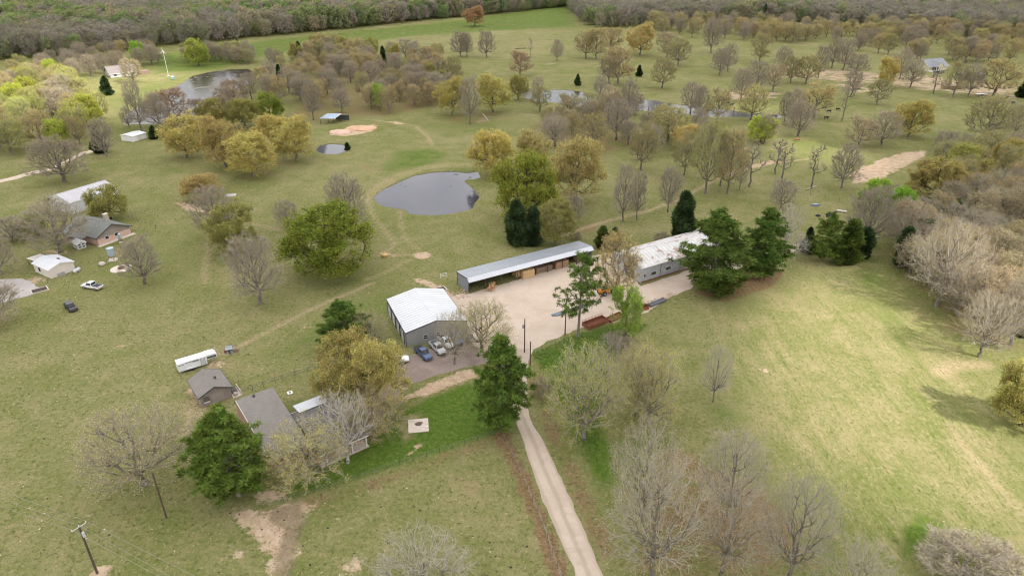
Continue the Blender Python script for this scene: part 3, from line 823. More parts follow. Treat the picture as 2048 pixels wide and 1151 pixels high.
PROTO = {}
for s in (301, 302, 303): PROTO.setdefault('nearbare', []).append(broad_tree(s, H=15, Wd=14, N=560, twigs=3, tw_len=1.0, tw_w=.026, twig='near', lobes=16, lobe_r=.42, up=.05, nleaf=5000, leaf=.11, spread=2.0, clear=.2, fill=.6, bf=.7, tr=.30))
for s in (311, 312, 313): PROTO.setdefault('nearbud', []).append(broad_tree(s, H=14, Wd=14, N=520, twigs=4, tw_len=.9, tw_w=.026, twig='haze', lobes=16, lobe_r=.36, nleaf=13000, leaf=.125, spread=1.2, clear=.16, fill=.55, bf=.7, up=.3))
for i, s in enumerate((11, 12, 13)): PROTO.setdefault('bare', []).append(broad_tree(s, H=15, Wd=12, N=560, twigs=7, tw_len=1.0, tw_w=.036, twig='grey', lobes=14, up=.45, nleaf=1200, leaf=.16, clear=.17, fill=.65, bf=.65, lobe_r=.36))
for s in (21, 22): PROTO.setdefault('pale', []).append(broad_tree(s, H=14, Wd=13, N=340, twigs=3, tw_len=.9, tw_w=.032, twig='pale', lobes=12, up=.4, lobe_r=.38, nleaf=900, leaf=.13, fill=.6, bf=.65))
for s in (31, 32, 33, 34): PROTO.setdefault('bud', []).append(broad_tree(s, H=14, Wd=13, N=430, twigs=6, tw_len=.9, tw_w=.042, twig='warm', lobes=14, nleaf=7500, leaf=.19, spread=1.0, clear=.18, fill=.5, bf=.55))
for s in (41, 42, 43): PROTO.setdefault('gold', []).append(broad_tree(s, H=14, Wd=14, N=330, twigs=5, tw_len=.8, tw_w=.04, twig='warm', lobes=20, lobe_r=.29, nleaf=30000, leaf=.23, spread=1.15, clear=.12, fill=.4))
for s in (51, 52): PROTO.setdefault('green', []).append(broad_tree(s, H=13, Wd=15, N=360, twigs=5, tw_len=.9, tw_w=.04, twig='dark', lobes=22, lobe_r=.25, nleaf=30000, leaf=.25, spread=1.0, clear=.1, fill=.35))
for s in (61, 62): PROTO.setdefault('young', []).append(broad_tree(s, H=11, Wd=7, N=240, twigs=6, tw_len=.9, tw_w=.04, twig='grey', lobes=13, lobe_r=.34, nleaf=11000, leaf=.19, spread=.8, clear=.2, up=.9, tr=.17))
for s in (71, 72): PROTO.setdefault('snag', []).append(broad_tree(s, H=13, Wd=6, N=110, twigs=3, tw_len=.8, tw_w=.045, twig='grey', lobes=8, clear=.35, tr=.22, bf=.4, up=.4))
for s in (81, 82): PROTO.setdefault('shrub', []).append(broad_tree(s, H=4, Wd=5, N=220, twigs=7, tw_len=.7, tw_w=.035, twig='grey', lobes=10, lobe_r=.4, nleaf=600, leaf=.14, clear=.05, tr=.10, fill=.5))
PROTO['pine'] = [pine(91, clear=.16, tufts=8, tuft_r=.70, whorls=19, dense=38), pine(92, clear=.09, tufts=9, tuft_r=.72, whorls=20, dense=38), pine(93, clear=.06, tufts=9, tuft_r=.70, whorls=21, dense=38)]
PROTO['openpine'] = [pine(95, H=21, Wd=11, clear=.30, whorls=16, sparse=.42, tufts=7, dense=30, tuft_r=.68, tr=.30)]
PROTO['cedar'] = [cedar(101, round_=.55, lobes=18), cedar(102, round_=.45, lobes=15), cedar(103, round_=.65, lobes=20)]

TINT = {'gold': (.55, .475, .15), 'ochre': (.51, .415, .165), 'olive': (.37, .345, .11), 'ygreen': (.42, .43, .115), 'lime': (.30, .46, .06), 'green': (.15, .19, .03),
        'mid': (.25, .285, .05), 'rust': (.40, .25, .12), 'tan': (.46, .385, .215), 'pale': (.46, .43, .22), 'bright': (.47, .50, .10), 'pine': (.112, .168, .037), 'pinelite': (.12, .172, .034), 'cedar': (.058, .092, .036), 'cedarg': (.095, .128, .032), 'grey': (.42, .38, .29)}
NAMES = {'nearbare': ('bare_tree', 'bare tree'), 'nearbud': ('budding_tree', 'budding tree'), 'bare': ('bare_tree', 'bare tree'), 'pale': ('pale_barked_tree', 'tree'), 'bud': ('budding_tree', 'budding tree'), 'gold': ('golden_oak', 'oak tree'), 'green': ('green_oak', 'oak tree'), 'young': ('young_tree', 'young tree'),
         'snag': ('dead_tree', 'dead tree'), 'shrub': ('shrub', 'shrub'), 'pine': ('pine_tree', 'pine tree'), 'openpine': ('pine_tree', 'pine tree'), 'cedar': ('cedar_tree', 'cedar tree')}
TREE_XY = []
def plant(kind, x, y, H, Wd, tint, label, group=None, var=None, rz=None, lean=0.0):
    R = random.Random(int(x * 91 + y * 57))
    pr = PROTO[kind]; tm, cm, h0, w0 = pr[(var if var is not None else R.randrange(len(pr))) % len(pr)]
    nm, cat = NAMES[kind]
    r = empty(nm, (x, y, 0), rz if rz is not None else R.uniform(0, 6.28), label, cat, group)
    r.scale = (Wd / w0, Wd / w0, H / h0)
    if lean: r.rotation_euler = (R.uniform(-.5, .5) * lean, R.uniform(-1, 1) * lean, r.rotation_euler.z)
    link('trunk', tm, r); c = link('crown', cm, r)
    k = R.uniform(.86, 1.14); c.color = tuple(min(1, v * k * R.uniform(.94, 1.06)) for v in TINT[tint]) + (1,)
    TREE_XY.append((x, y, Wd))
    return r

def fit(px, py, topy, wpx):
    """height and crown width (m) of a tree based at a pixel, from the crown's top row and width in the photograph"""
    g = G(px, py); lo, hi = .5, 45
    for _ in range(40):
        H = (lo + hi) / 2
        cx, cy, d = PROJ(g.x, g.y, H * .6)
        Wd = wpx * d / F
        el = math.asin(min(1, (CAMH - H * .6) / math.hypot(g.y, CAMH)))
        top = cy - F / d * math.hypot(.4 * H * math.cos(el), .42 * Wd * math.sin(el))
        if top > topy: lo = H
        else: hi = H
    return g, H, Wd

# ------------------------------------------------------------------ building kit
WHITE_TIN = M('white_tin', (.55, .56, .575), .65, .0, .07, .4, spec=.2)
GREY_TIN = M('galvanised_tin', (.28, .30, .325), .42, .25, .08, .4)
SEAM = M('seam_tin_shaded', (.40, .41, .425), .6, 0, .1, .5, spec=.2)  # darker than the roof sheets: the ribs' shade is put into the colour
PALE_TIN = M('pale_tin', (.50, .515, .54), .45, .1, .06, .4)
WALL_GREY = M('grey_siding', (.30, .295, .29), .6, .0, .10, .5)
WALL_TAN = M('taupe_siding', (.26, .215, .185), .8, 0, .14, .8)
WALL_CREAM = M('cream_siding', (.62, .56, .50), .75, 0, .08, .6)
WALL_WHITE = M('white_siding', (.44, .44, .44), .65, 0, .08, .5)
TRIM_DARK = M('dark_trim', (.075, .078, .085), .6, 0, .2, 2)
TRIM_WHITE = M('white_trim', (.72, .70, .67), .6, 0, .08, 2)
GLASS = M('window_glass', (.03, .035, .04), .08, 0, .3, 1)
STEEL = M('bare_steel', (.32, .34, .37), .45, .6, .15, 2)
BLACK = M('black_rubber', (.02, .02, .021), .8, 0, .3, 3)
CONC = M('pale_concrete', (.55, .47, .40), .9, 0, .12, 1.2, (.30, .24, .20), .08)
WOOD_NEW = M('new_lumber', (.55, .38, .19), .75, 0, .15, 3)
WOOD_OLD = M('weathered_lumber', (.24, .16, .12), .85, 0, .25, 2)
RUST = M('rusty_steel', (.20, .072, .035), .85, .1, .35, 2.2, (.10, .04, .025), .06)
POLE = M('pole_wood', (.085, .055, .042), .9, 0, .3, 1.5)
POST = M('post_steel', (.09, .07, .06), .8, 0, .3, 2)
WIRE = M('wire_metal', (.30, .29, .27), .5, .5, .1, 2)
OLDROOF = M('peeling_white_roof', (.55, .54, .52), .75, 0, .12, .5, (.30, .19, .125), .235)
OLDTIN = M('weathered_barn_tin', (.37, .385, .405), .6, .1, .2, .8, (.45, .46, .47), .12)
SHINGLE = shingle_mat('brown_shingles', (.205, .183, .162), (.255, .235, .215), (.145, .13, .117))
SHINGLE_D = shingle_mat('dark_shingles', (.125, .115, .115), (.165, .155, .155), (.085, .078, .078))
SHINGLE_G = shingle_mat('grey_green_shingles', (.175, .18, .165), (.235, .24, .22), (.12, .122, .112))
BRICK_R = brick_mat('red_brick', (.30, .115, .075), (.36, .16, .11), (.36, .30, .26))
BRICK_P = brick_mat('salmon_brick', (.48, .26, .18), (.56, .36, .27), (.55, .47, .41))

def ribbed(mb, a, b, z0, ztop, pitch=.42, depth=.05, m=0, out=1):
    """ribbed sheet wall from a to b (plan points); ztop is a height or a function of the distance along"""
    a, b = Vector(a), Vector(b); d = b - a; L = d.length; d.normalize(); nrm = Vector((d.y, -d.x)) * out
    n = max(2, int(L / pitch)); vs = []; top = ztop if callable(ztop) else (lambda s: ztop)
    st = []
    for i in range(n):
        s = L * i / n; w = L / n
        st += [(s, 0), (s + w * .62, 0), (s + w * .70, depth), (s + w * .92, depth)]
    st.append((L, 0))
    for s, o in st:
        p = a + d * s + nrm * o; vs += [(p.x, p.y, z0), (p.x, p.y, top(s))]
    fs = [(2 * i, 2 * i + 2, 2 * i + 3, 2 * i + 1) for i in range(len(st) - 1)]
    return mb.add(vs, fs, m)

def window(root, p, along, up=(0, 0, 1), w=1.0, h=1.0, out=(0, -1, 0), frame=TRIM_WHITE, rows=1, name='window'):
    p, al, upv, o = Vector(p), Vector(along).normalized(), Vector(up), Vector(out)
    def q(mb, u0, u1, v0, v1, d0, d1):
        lo = [p + al * u + upv * v + o * d0 for u, v in ((u0, v0), (u1, v0), (u1, v1), (u0, v1))]
        hi = [x + o * (d1 - d0) for x in lo]; mb.hexa(lo, hi)
    g = MB(); q(g, -w / 2 + .05, w / 2 - .05, .05, h - .05, .004, .03); g = g.build(name, GLASS, root)
    f = MB()
    q(f, -w / 2, w / 2, 0, .06, .004, .07); q(f, -w / 2, w / 2, h - .06, h, .004, .07); q(f, -w / 2, -w / 2 + .06, .06, h - .06, .004, .07); q(f, w / 2 - .06, w / 2, .06, h - .06, .004, .07)
    for k in range(1, rows): q(f, -w / 2 + .06, w / 2 - .06, h * k / rows - .03, h * k / rows + .03, .032, .06)
    f.build('frame', frame, g)
    return g

def gable(name, label, cat, loc, rz, L, Wd, wh, rh, wall, roof, trim=TRIM_DARK, over=.35, group=None, rib=None, ridge_at=.5, roof_seam=None, thick=.12, gwall=None):
    """gabled building: ridge along local x, walls at y=0..Wd, x=0..L"""
    r = empty(name, (loc[0], loc[1], 0), rz, label, cat, group); ry = Wd * ridge_at; t = .18
    top = lambda s: wh + (rh - wh) * (s / ry if s < ry else (Wd - s) / (Wd - ry))
    if rib:
        for a, b, zt, o in (((0, 0), (L, 0), wh, 1), ((L, Wd), (0, Wd), wh, 1)):
            ribbed(MB(), a, b, 0, zt, rib, out=o).build('wall', wall, r)
        ribbed(MB(), (L, 0), (L, Wd), 0, top, rib).build('wall', gwall or wall, r)
        ribbed(MB(), (0, Wd), (0, 0), 0, lambda s: top(Wd - s), rib).build('wall', gwall or wall, r)
    else:
        MB().box(t, L - t, 0, t, 0, wh).build('wall', wall, r); MB().box(t, L - t, Wd - t, Wd, 0, wh).build('wall', wall, r)
        for x in (0, L - t):
            MB().prism([(0, 0), (Wd, 0), (Wd, wh), (ry, rh), (0, wh)], x, x + t, 'x').build('wall', gwall or wall, r)
    for y0, y1, sgn in ((0, ry, -1), (Wd, ry, 1)):
        sl = (rh - wh) / abs(ry - y0); ye = y0 + sgn * over; ze = wh - sl * over
        q = [(-over, ye, ze + thick), (L + over, ye, ze + thick), (L + over, y1, rh + thick), (-over, y1, rh + thick)]
        rf = MB().slab(q, thick).build('roof', roof, r)
        if roof_seam:
            mb = MB(); n = int((L + 2 * over) / roof_seam)
            for i in range(n + 1):
                x = -over + (L + 2 * over) * i / n
                mb.hexa([(x - .035, ye, ze + thick + .002), (x + .035, ye, ze + thick + .002), (x + .035, y1, rh + thick + .002), (x - .035, y1, rh + thick + .002)],
                        [(x - .02, ye, ze + thick + .05), (x + .02, ye, ze + thick + .05), (x + .02, y1, rh + thick + .05), (x - .02, y1, rh + thick + .05)])
            tag(mb.build('seam', SEAM, rf), kind='stuff')
        MB().box(-over - .04, L + over + .04, min(ye, ye + sgn * .07), max(ye, ye + sgn * .07), ze - .12, ze + thick + .01).build('eave_trim', trim, r)
        for x in (-over - .05, L + over):
            MB().hexa([(x, ye, ze - .1), (x + .05, ye, ze - .1), (x + .05, y1, rh - .1), (x, y1, rh - .1)], [(x, ye, ze + thick + .03), (x + .05, ye, ze + thick + .03), (x + .05, y1, rh + thick + .03), (x, y1, rh + thick + .03)]).build('rake_trim', trim, r)
    MB().prism([(ry - .22, rh + thick - .02), (ry, rh + thick + .08), (ry + .22, rh + thick - .02), (ry, rh + thick + .02)], -over, L + over, 'x').build('ridge_cap', roof, r)
    return r

# --- white roofed workshop: its gable looks at the drive, the ridge runs away
rzS = math.radians(22.98); SH = Vector((-23.3, 128.3))
# local x runs from the near gable backwards: turn the kit by 90 degrees
ws = gable('workshop', 'white roofed grey metal workshop with vehicles parked before it', 'workshop', (SH.x + 14 * math.cos(rzS), SH.y + 14 * math.sin(rzS)), rzS + math.pi / 2, 16.9, 14.0, 3.55, 5.1, WALL_GREY, WHITE_TIN, over=.12, rib=.30, roof_seam=1.0)
# local frame: x away from the camera, y from right (0) to left (14)
for i in range(4):
    x0 = 1.6 + i * 3.9
    d = MB().box(x0, x0 + 2.9, 14.06, 14.12, 0, 2.9).build('door', PALE_TIN, ws)
    MB().box(x0 - .12, x0, 14.06, 14.2, 0, 3.05).box(x0 + 2.9, x0 + 3.02, 14.06, 14.2, 0, 3.05).box(x0, x0 + 2.9, 14.06, 14.2, 2.9, 3.05).build('door_frame', TRIM_DARK, d)
for y in (9.6, 6.6): window(ws, (-.06, y, 1.0), (0, -1, 0), w=1.0, h=1.15, out=(-1, 0, 0), rows=2)
for x, y in ((-.1, -.06), (-.1, 14.06), (17.0, 14.06), (17, -.06)): MB().box(x - .06, x + .06, y - .06, y + .06, 0, 3.5).build('corner_trim', TRIM_DARK, ws)
an = MB().tube((1.2, 14.5, 0), (1.2, 14.5, 6.2), .035, n=6).ell((1.2, 14.5, 6.3), .16, .16, .16, 8, 5).build('antenna_pole', TRIM_WHITE, ws)

# --- long open fronted shed
rzL = math.radians(31.1); LS = Vector((-11.05, 153.95))
ls = empty('open_shed', (LS.x, LS.y, 0), rzL, 'long narrow open fronted shed with grey tin roof full of lumber', 'shed')
LL = 38.8
MB().slab([(-.25, .15, 4.32), (LL + .25, .15, 4.32), (LL + .25, 6.3, 3.68), (-.25, 6.3, 3.68)], .1).build('roof', GREY_TIN, ls)
mb = MB()
for i in range(45):
    x = -.2 + (LL + .4) * i / 44
    mb.hexa([(x - .03, .16, 4.325), (x + .03, .16, 4.325), (x + .03, 6.28, 3.69), (x - .03, 6.28, 3.69)], [(x - .02, .16, 4.36), (x + .02, .16, 4.36), (x + .02, 6.28, 3.73), (x - .02, 6.28, 3.73)])
tag(mb.build('seam', GREY_TIN, ls), kind='stuff')
MB().hexa([(-.25, -.78, 3.34), (LL + .25, -.78, 3.34), (LL + .25, .14, 4.22), (-.25, .14, 4.22)], [(-.25, -.85, 3.44), (LL + .25, -.85, 3.44), (LL + .25, .14, 4.33), (-.25, .14, 4.33)]).build('visor', PALE_TIN, ls)
ribbed(MB(), (LL, 6.1), (0, 6.1), 0, 3.6, .4).build('back_wall', WALL_GREY, ls)
for x, o in ((0, 1), (LL, -1)):
    w = ribbed(MB(), (x, 6.1), (x, 0), 0, lambda s: 3.6 + .62 * s / 6.1, .4, out=o).build('end_wall', GREY_TIN, ls)
    MB().box(x - .09, x + .09, -.1, .08, 0, 4.2).build('corner_trim', TRIM_DARK, ls); MB().box(x - .09, x + .09, 6.05, 6.2, 0, 3.6).build('corner_trim', TRIM_DARK, ls)
MB().hexa([(-.3, .1, 4.1), (-.22, .1, 4.1), (-.22, 6.3, 3.5), (-.3, 6.3, 3.5)], [(-.3, .1, 4.36), (-.22, .1, 4.36), (-.22, 6.3, 3.74), (-.3, 6.3, 3.74)]).build('rake_trim', TRIM_DARK, ls)
for i in range(1, 8): MB().box(LL * i / 8 - .08, LL * i / 8 + .08, -.04, .12, 0, 4.1).build('post', POST, ls)

def shed_pt(x, y): return (LS.x + x * math.cos(rzL) - y * math.sin(rzL), LS.y + x * math.sin(rzL) + y * math.cos(rzL))
def lumber(label, x, y, nx, L, Wd, layers, mat, lift=.1, seed=0):
    X, Y = shed_pt(x, y); r = empty('lumber_stack', (X, Y, 0), rzL, label, 'lumber', 'lumber stacks under the long shed'); R = random.Random(seed)
    for k in range(layers):
        b = MB()
        for j in range(nx):
            a = R.uniform(-.12, .12); w = Wd / nx
            b.box(a, L + a, j * w, (j + .94) * w, lift + k * .36, lift + k * .36 + .30)
        b.build('board_bundle', mat, r)
        for x_ in (.2, .8): MB().box(L * x_, L * x_ + .1, 0, Wd, lift + k * .36 - .06, lift + k * .36).build('spacer', WOOD_OLD, r)
lumber('tall stack of yellow new lumber under the long shed', 16.2, -.4, 4, 3.6, 2.6, 6, WOOD_NEW, seed=1)
lumber('second yellow lumber stack tucked behind the tall one', 15.0, 1.4, 3, 3.0, 2.2, 5, WOOD_NEW, seed=2)
lumber('low dark brown timber stack right of the yellow lumber', 21.0, .6, 5, 5.2, 2.6, 4, WOOD_OLD, seed=3)
lumber('brown timber stack behind the thin shed post', 27.2, .2, 4, 4.0, 2.4, 5, M('orange_timber', (.36, .21, .125), .8, 0, .2, 2), seed=4)
lumber('brown timber stack at the far end of the long shed', 34.6, .2, 4, 2.6, 2.4, 5, M('red_timber', (.33, .20, .13), .8, 0, .2, 2), seed=5)
X, Y = shed_pt(6.4, -.6); r = empty('lumber_pile', (X, Y, 0), rzL + .9, 'untidy heap of orange planks near the shed entrance', 'lumber'); R = random.Random(5)
for k in range(15):
    a = R.uniform(-.5, .5); z = .08 + k * .085; cx, cy = R.uniform(-.7, .7), R.uniform(-.5, .5); l = R.uniform(1.1, 1.9)
    dx, dy = math.cos(a), math.sin(a)
    pl = [(cx + dx * s * l - dy * w, cy + dy * s * l + dx * w) for s, w in ((-1, -.14), (1, -.14), (1, .14), (-1, .14))]
    MB().hexa([(x, y, z) for x, y in pl], [(x, y, z + .07) for x, y in pl]).build('plank', M('orange_planks', (.50, .28, .13), .8, 0, .2, 2), r)

# --- old tin barn
BRN = Vector((33.8, 159.8))
ob = gable('metal_barn', 'old tin barn with peeling white roof and rust streaks', 'barn', BRN, rzL, 32, 11.6, 4.3, 6.0, OLDTIN, OLDROOF, TRIM_WHITE, over=.15, rib=.5, roof_seam=1.2)
window(ob, (1.2, -.02, 1.3), (1, 0, 0), w=.8, h=1.1); window(ob, (4.3, -.02, 1.3), (1, 0, 0), w=1.9, h=1.1, rows=1); window(ob, (9.4, -.02, 1.5), (1, 0, 0), w=1.9, h=1.1)
MB().box(13.6, 17.4, -.1, -.055, .25, 3.3).build('sliding_door', WALL_GREY, ob); MB().box(13.2, 21.5, -.16, -.1, 3.32, 3.5).build('door_rail', STEEL, ob)
MB().box(.2, 31.8, -.09, -.055, 0, .38).build('rusty_skirt', RUST, ob)
MB().box(-.12, -.06, 2.4, 6.4, 0, 3.2).build('dark_doorway_panel', TRIM_DARK, ob); MB().box(-.2, -.1, 2.2, 2.4, 0, 3.4).box(-.2, -.1, 6.4, 6.6, 0, 3.4).box(-.2, -.1, 2.2, 6.6, 3.2, 3.4).build('door_frame', TRIM_WHITE, ob)  # solid dark panel paints the shade inside the gable doorway
MB().tube((6.6, -.12, 0), (6.6, -.12, 4.2), .05, n=6).build('downpipe', TRIM_DARK, ob)

# --- brown roofed house: west wing and dark east wing
HZ = math.atan2(.61, .79); A0 = G(471, 800, 5.2)
hs = empty('house', (A0.x, A0.y, 0), HZ, 'long low brick house with brown shingle roof among the trees', 'house')
def pent(r, prof, x0, x1, mat, nm='wall'): MB().prism(prof, x0, x1, 'x').build(nm, mat, r)
pent(hs, [(1.6, 0), (-16.2, 0), (-16.2, 2.45), (-.0, 5.0), (1.6, 3.6)], .25, .43, BRICK_R); pent(hs, [(1.6, 0), (-16.2, 0), (-16.2, 2.45), (-.0, 5.0), (1.6, 3.6)], 6.4, 6.58, BRICK_R)
MB().box(.43, 6.4, -16.2, -16.02, 0, 2.4).build('wall', BRICK_R, hs); MB().box(.43, 6.4, 1.42, 1.6, 0, 3.5).build('wall', BRICK_R, hs)
MB().slab([(0, 0, 5.2), (6.9, 0, 5.2), (6.9, -17.0, 2.5), (0, -17.0, 2.5)], .14).build('roof', SHINGLE, hs)
MB().slab([(6.9, 0, 5.2), (0, 0, 5.2), (0, 2.0, 3.5), (6.9, 2.0, 3.5)], .14).build('roof', SHINGLE, hs)
MB().hexa([(-.06, 0, 4.95), (0, 0, 4.95), (0, -17.0, 2.25), (-.06, -17, 2.25)], [(-.06, 0, 5.2), (0, 0, 5.2), (0, -17, 2.5), (-.06, -17, 2.5)]).build('fascia', TRIM_WHITE, hs)
MB().box(2.9, 3.3, -.9, -.5, 5.0, 5.55).build('roof_vent', TRIM_DARK, hs)
for k, y in enumerate((-8.5, -11.5, -14.2)): window(hs, (.245, y, .9), (0, 1, 0), w=1.1, h=1.2, out=(-1, 0, 0))
e = hs
MB().box(6.62, 15.4, -19.0, -18.82, 0, 2.6).build('wall', BRICK_R, e); MB().box(6.62, 15.4, -7.3, -7.1, 0, 2.6).build('wall', BRICK_R, e)
pent(e, [(-7.1, 0), (-19.0, 0), (-19.0, 2.6), (-13.0, 4.1), (-7.1, 2.6)], 15.4, 15.58, BRICK_R)
MB().slab([(6.95, -13.0, 4.3), (16.0, -13.0, 4.3), (16.0, -6.6, 2.68), (6.95, -6.6, 2.68)], .13).build('roof', SHINGLE_D, e)
MB().slab([(16.0, -13.0, 4.3), (6.95, -13.0, 4.3), (6.95, -20.6, 2.55), (16.0, -20.6, 2.55)], .13).build('roof', SHINGLE_D, e)
MB().box(6.95, 16.0, -20.72, -20.62, 2.35, 2.56).build('fascia', TRIM_WHITE, e); MB().box(6.95, 16.0, -6.55, -6.48, 2.5, 2.68).build('fascia', TRIM_WHITE, e)
for x in (8.2, 10.4, 12.9, 15.6): MB().box(x - .1, x + .1, -20.5, -20.3, .1, 2.4).build('porch_post', TRIM_WHITE, e)
MB().box(6.95, 16.0, -20.7, -19.02, 0, .12).build('porch_floor', CONC, e)
for x in (8.9, 12.0): window(e, (x, -19.02, .9), (1, 0, 0), w=1.3, h=1.2)
MB().box(10.3, 11.2, -19.08, -19.02, .12, 2.2).build('door', TRIM_WHITE, e)
pc = MB().slab([(8.6, -8.0, 3.25), (14.2, -8.0, 3.25), (14.2, -4.6, 2.75), (8.6, -4.6, 2.75)], .06).build('patio_roof', PALE_TIN, e)
for x in (8.8, 14.0): MB().box(x - .06, x + .06, -4.8, -4.68, 0, 2.7).build('patio_post', TRIM_WHITE, pc)

# --- garage west of the house
gr = gable('garage', 'small taupe garage with brown shingle gable roof', 'garage', (-55.2 + .0, 109.7), math.atan2(.79, -.61), 7.0, 5.7, 2.5, 3.75, WALL_TAN, SHINGLE, TRIM_DARK, over=.35)
# its frame: x away from the camera, y from right (0) to left (5.7); gable at x=0
MB().box(-.06, -.004, 1.4, 3.6, .1, 2.25).build('door', M('taupe_door', (.29, .245, .215), .7, 0, .1, 1), gr)
for k in range(4): MB().box(-.10, -.004, 4.05, 5.15, .75 + k * .36, .92 + k * .36).build('louvre_slat', TRIM_DARK if k else TRIM_WHITE, gr)
MB().box(3.0, 3.4, 1.5, 1.9, 3.2, 3.9).build('roof_vent', TRIM_DARK, gr)
dk = G(471, 785); r = empty('pallet_stack', dk, HZ, 'heap of old pallets and tubs beside the taupe garage', 'pallets')
MB().box(-.9, .8, -1.6, 1.9, 0, .12).build('pallet', CONC, r)
for k in range(7): MB().box(-.6, .4, -.1 + k * .25, .08 + k * .25, .13, .6).build('slat', M('grey_slats', (.12, .105, .10), .8, 0, .2, 2), r)
MB().box(-.5, .1, -1.3, -.5, .13, .65).build('tub', M('grey_tub', (.36, .30, .27), .8, 0, .1, 2), r)
MB().hexa([(.72, -1.7, .0), (.95, -1.7, 0), (.95, 2.0, 0), (.72, 2.0, 0)], [(.78, -1.7, .75), (.9, -1.7, .75), (.9, 2.0, .75), (.78, 2.0, .75)]).build('rail', M('pale_boards', (.60, .52, .36), .8, 0, .1, 2), r)

# --- grey green farmhouse with a brick base
fx = math.atan2(-.463, .886); P0 = Vector((-132.6, 196.0)) - Vector((.463, .886)) * 5.3
fh = gable('farmhouse', 'farmhouse with grey green shingle roof and salmon brick base', 'farmhouse', P0, fx, 14.6, 10.6, 2.6, 5.0, BRICK_P, SHINGLE_G, TRIM_DARK, over=.6, gwall=WALL_TAN)
MB().box(14.605, 14.68, .0, 10.6, 0, 1.75).build('brick_base', BRICK_P, fh)
MB().slab([(11.4, -.62, 2.62), (15.22, -.62, 2.62), (15.22, 5.3, 5.33), (11.4, 5.3, 5.33)], .16).build('roof_step', SHINGLE_G, fh)
MB().slab([(.2, -2.6, 2.15), (11.0, -2.6, 2.15), (11.0, -.55, 2.45), (.2, -.55, 2.45)], .1).build('porch_roof', SHINGLE_G, fh)
for x in (.5, 4, 7.4, 10.8): MB().box(x - .08, x + .08, -2.45, -2.3, .1, 2.1).build('porch_post', WOOD_OLD, fh)
MB().box(.1, 11, -2.6, -.02, 0, .12).build('porch_floor', WOOD_OLD, fh)
ch = MB().box(9.3, 10.2, 6.6, 7.8, 0.1, 6.6).build('chimney', M('chimney_stone', (.40, .34, .29), .9, 0, .15, 1.5), fh); MB().box(9.2, 10.3, 6.5, 7.9, 6.6, 6.75).build('chimney_cap', CONC, ch)
MB().box(14.7, 16.2, -.6, 11.2, 0, .07).build('path_slab', CONC, fh)
window(fh, (14.69, 3.0, 1.0), (0, 1, 0), w=1.2, h=1.0, out=(1, 0, 0)); window(fh, (14.69, 6.0, 1.0), (0, 1, 0), w=1.2, h=1.0, out=(1, 0, 0))
for x in (2.4, 6.0): window(fh, (x, -.01, .9), (1, 0, 0), w=1.4, h=1.2)

# --- white barn behind the farmhouse
wb = gable('barn', 'white gabled metal barn behind the farmhouse', 'barn', (-144.5, 210.5), math.atan2(.89, .46), 16.8, 12.1, 3.9, 5.7, M('offwhite_tin', (.58, .585, .60), .5, .05, .08, .5, (.42, .42, .43), .06), M('barn_roof_tin', (.44, .425, .44), .6, .0, .1, .4, spec=.25), TRIM_WHITE, over=.12, rib=.45, roof_seam=.9)
MB().box(-.16, -.07, .8, 11.4, .05, 2.9).build('sliding_door', M('door_tin', (.46, .47, .49), .5, .1, .1, .6), wb)
MB().box(-.22, -.16, .4, 11.8, 2.92, 3.08).build('door_rail', TRIM_DARK, wb)
for y in (3.4, 6.1, 8.8): MB().box(-.2, -.165, y - .04, y + .04, .05, 2.9).build('door_seam', TRIM_DARK, wb)

# --- cream farm shed with lean-to
fz = math.atan2(.53, -.85)
fs = gable('farm_shed', 'low cream metal shed with white roof and side awning', 'shed', (-122.6 + 3.3, 162.4 + 5.4), fz, 8.2, 6.4, 2.55, 3.5, WALL_CREAM, WHITE_TIN, TRIM_WHITE, over=.2, roof_seam=1.0)
# frame: x towards the left rear, y towards the camera; gable at x=0
window(fs, (5.2, 6.41, .9), (-1, 0, 0), w=.9, h=1.1, out=(0, 1, 0), frame=TRIM_DARK); MB().box(-.5, -.02, 3.0, 4.6, 0, .9).build('cooling_unit', M('grey_unit', (.35, .34, .33), .6, .2, .2, 3), fs)
aw = MB().slab([(8.5, 1.6, 2.5), (14.3, 1.6, 2.1), (14.3, 5.3, 2.1), (8.5, 5.3, 2.5)], .08).build('awning', M('faded_awning', (.58, .53, .49), .6, .1, .1, .7), fs)
for x, y in ((14.1, 1.8), (14.1, 5.1), (11.2, 5.1)): MB().box(x - .05, x + .05, y - .05, y + .05, 0, 2.1).build('awning_post', POST, aw)
for k in range(3): MB().box(3.2 + k * .45, 3.35 + k * .45, 1.5, 2.9, 3.12 + 0 * k, 3.34).build('roof_vent', TRIM_DARK, fs)

# --- far buildings
g = G(222, 156); wh = gable('house', 'far white walled house with grey hipped roof in sunlit trees', 'house', (g.x, g.y), math.radians(42), 16, 13, 2.6, 6.4, WALL_WHITE, M('far_grey_roof', (.20, .175, .165), .9, 0, .1, .5), TRIM_WHITE, over=.6)
for x in (3, 8, 13): window(wh, (x, -.01, .8), (1, 0, 0), w=1.8, h=1.2)
MB().box(11, 12, 8, 9, 5, 8).build('chimney', M('white_chimney', (.7, .68, .65), .8, 0, .1, 1), wh)
MB().box(18.4, 24, 0, 5, 0, 2.2).build('garden_wall', WOOD_OLD, wh)
g = G(267, 284); s_ = gable('shed', 'small white shed with flat white roof by the little cedar', 'shed', (g.x, g.y), math.atan2(7.0, 2.7) , 7.4, 7.0, 2.4, 2.9, M('shed_white', (.72, .72, .70), .6, 0, .06, .6), WHITE_TIN, TRIM_WHITE, over=.2)
MB().box(2.5, 4.6, -.06, -.004, .05, 2.0).build('door', WALL_CREAM, s_)
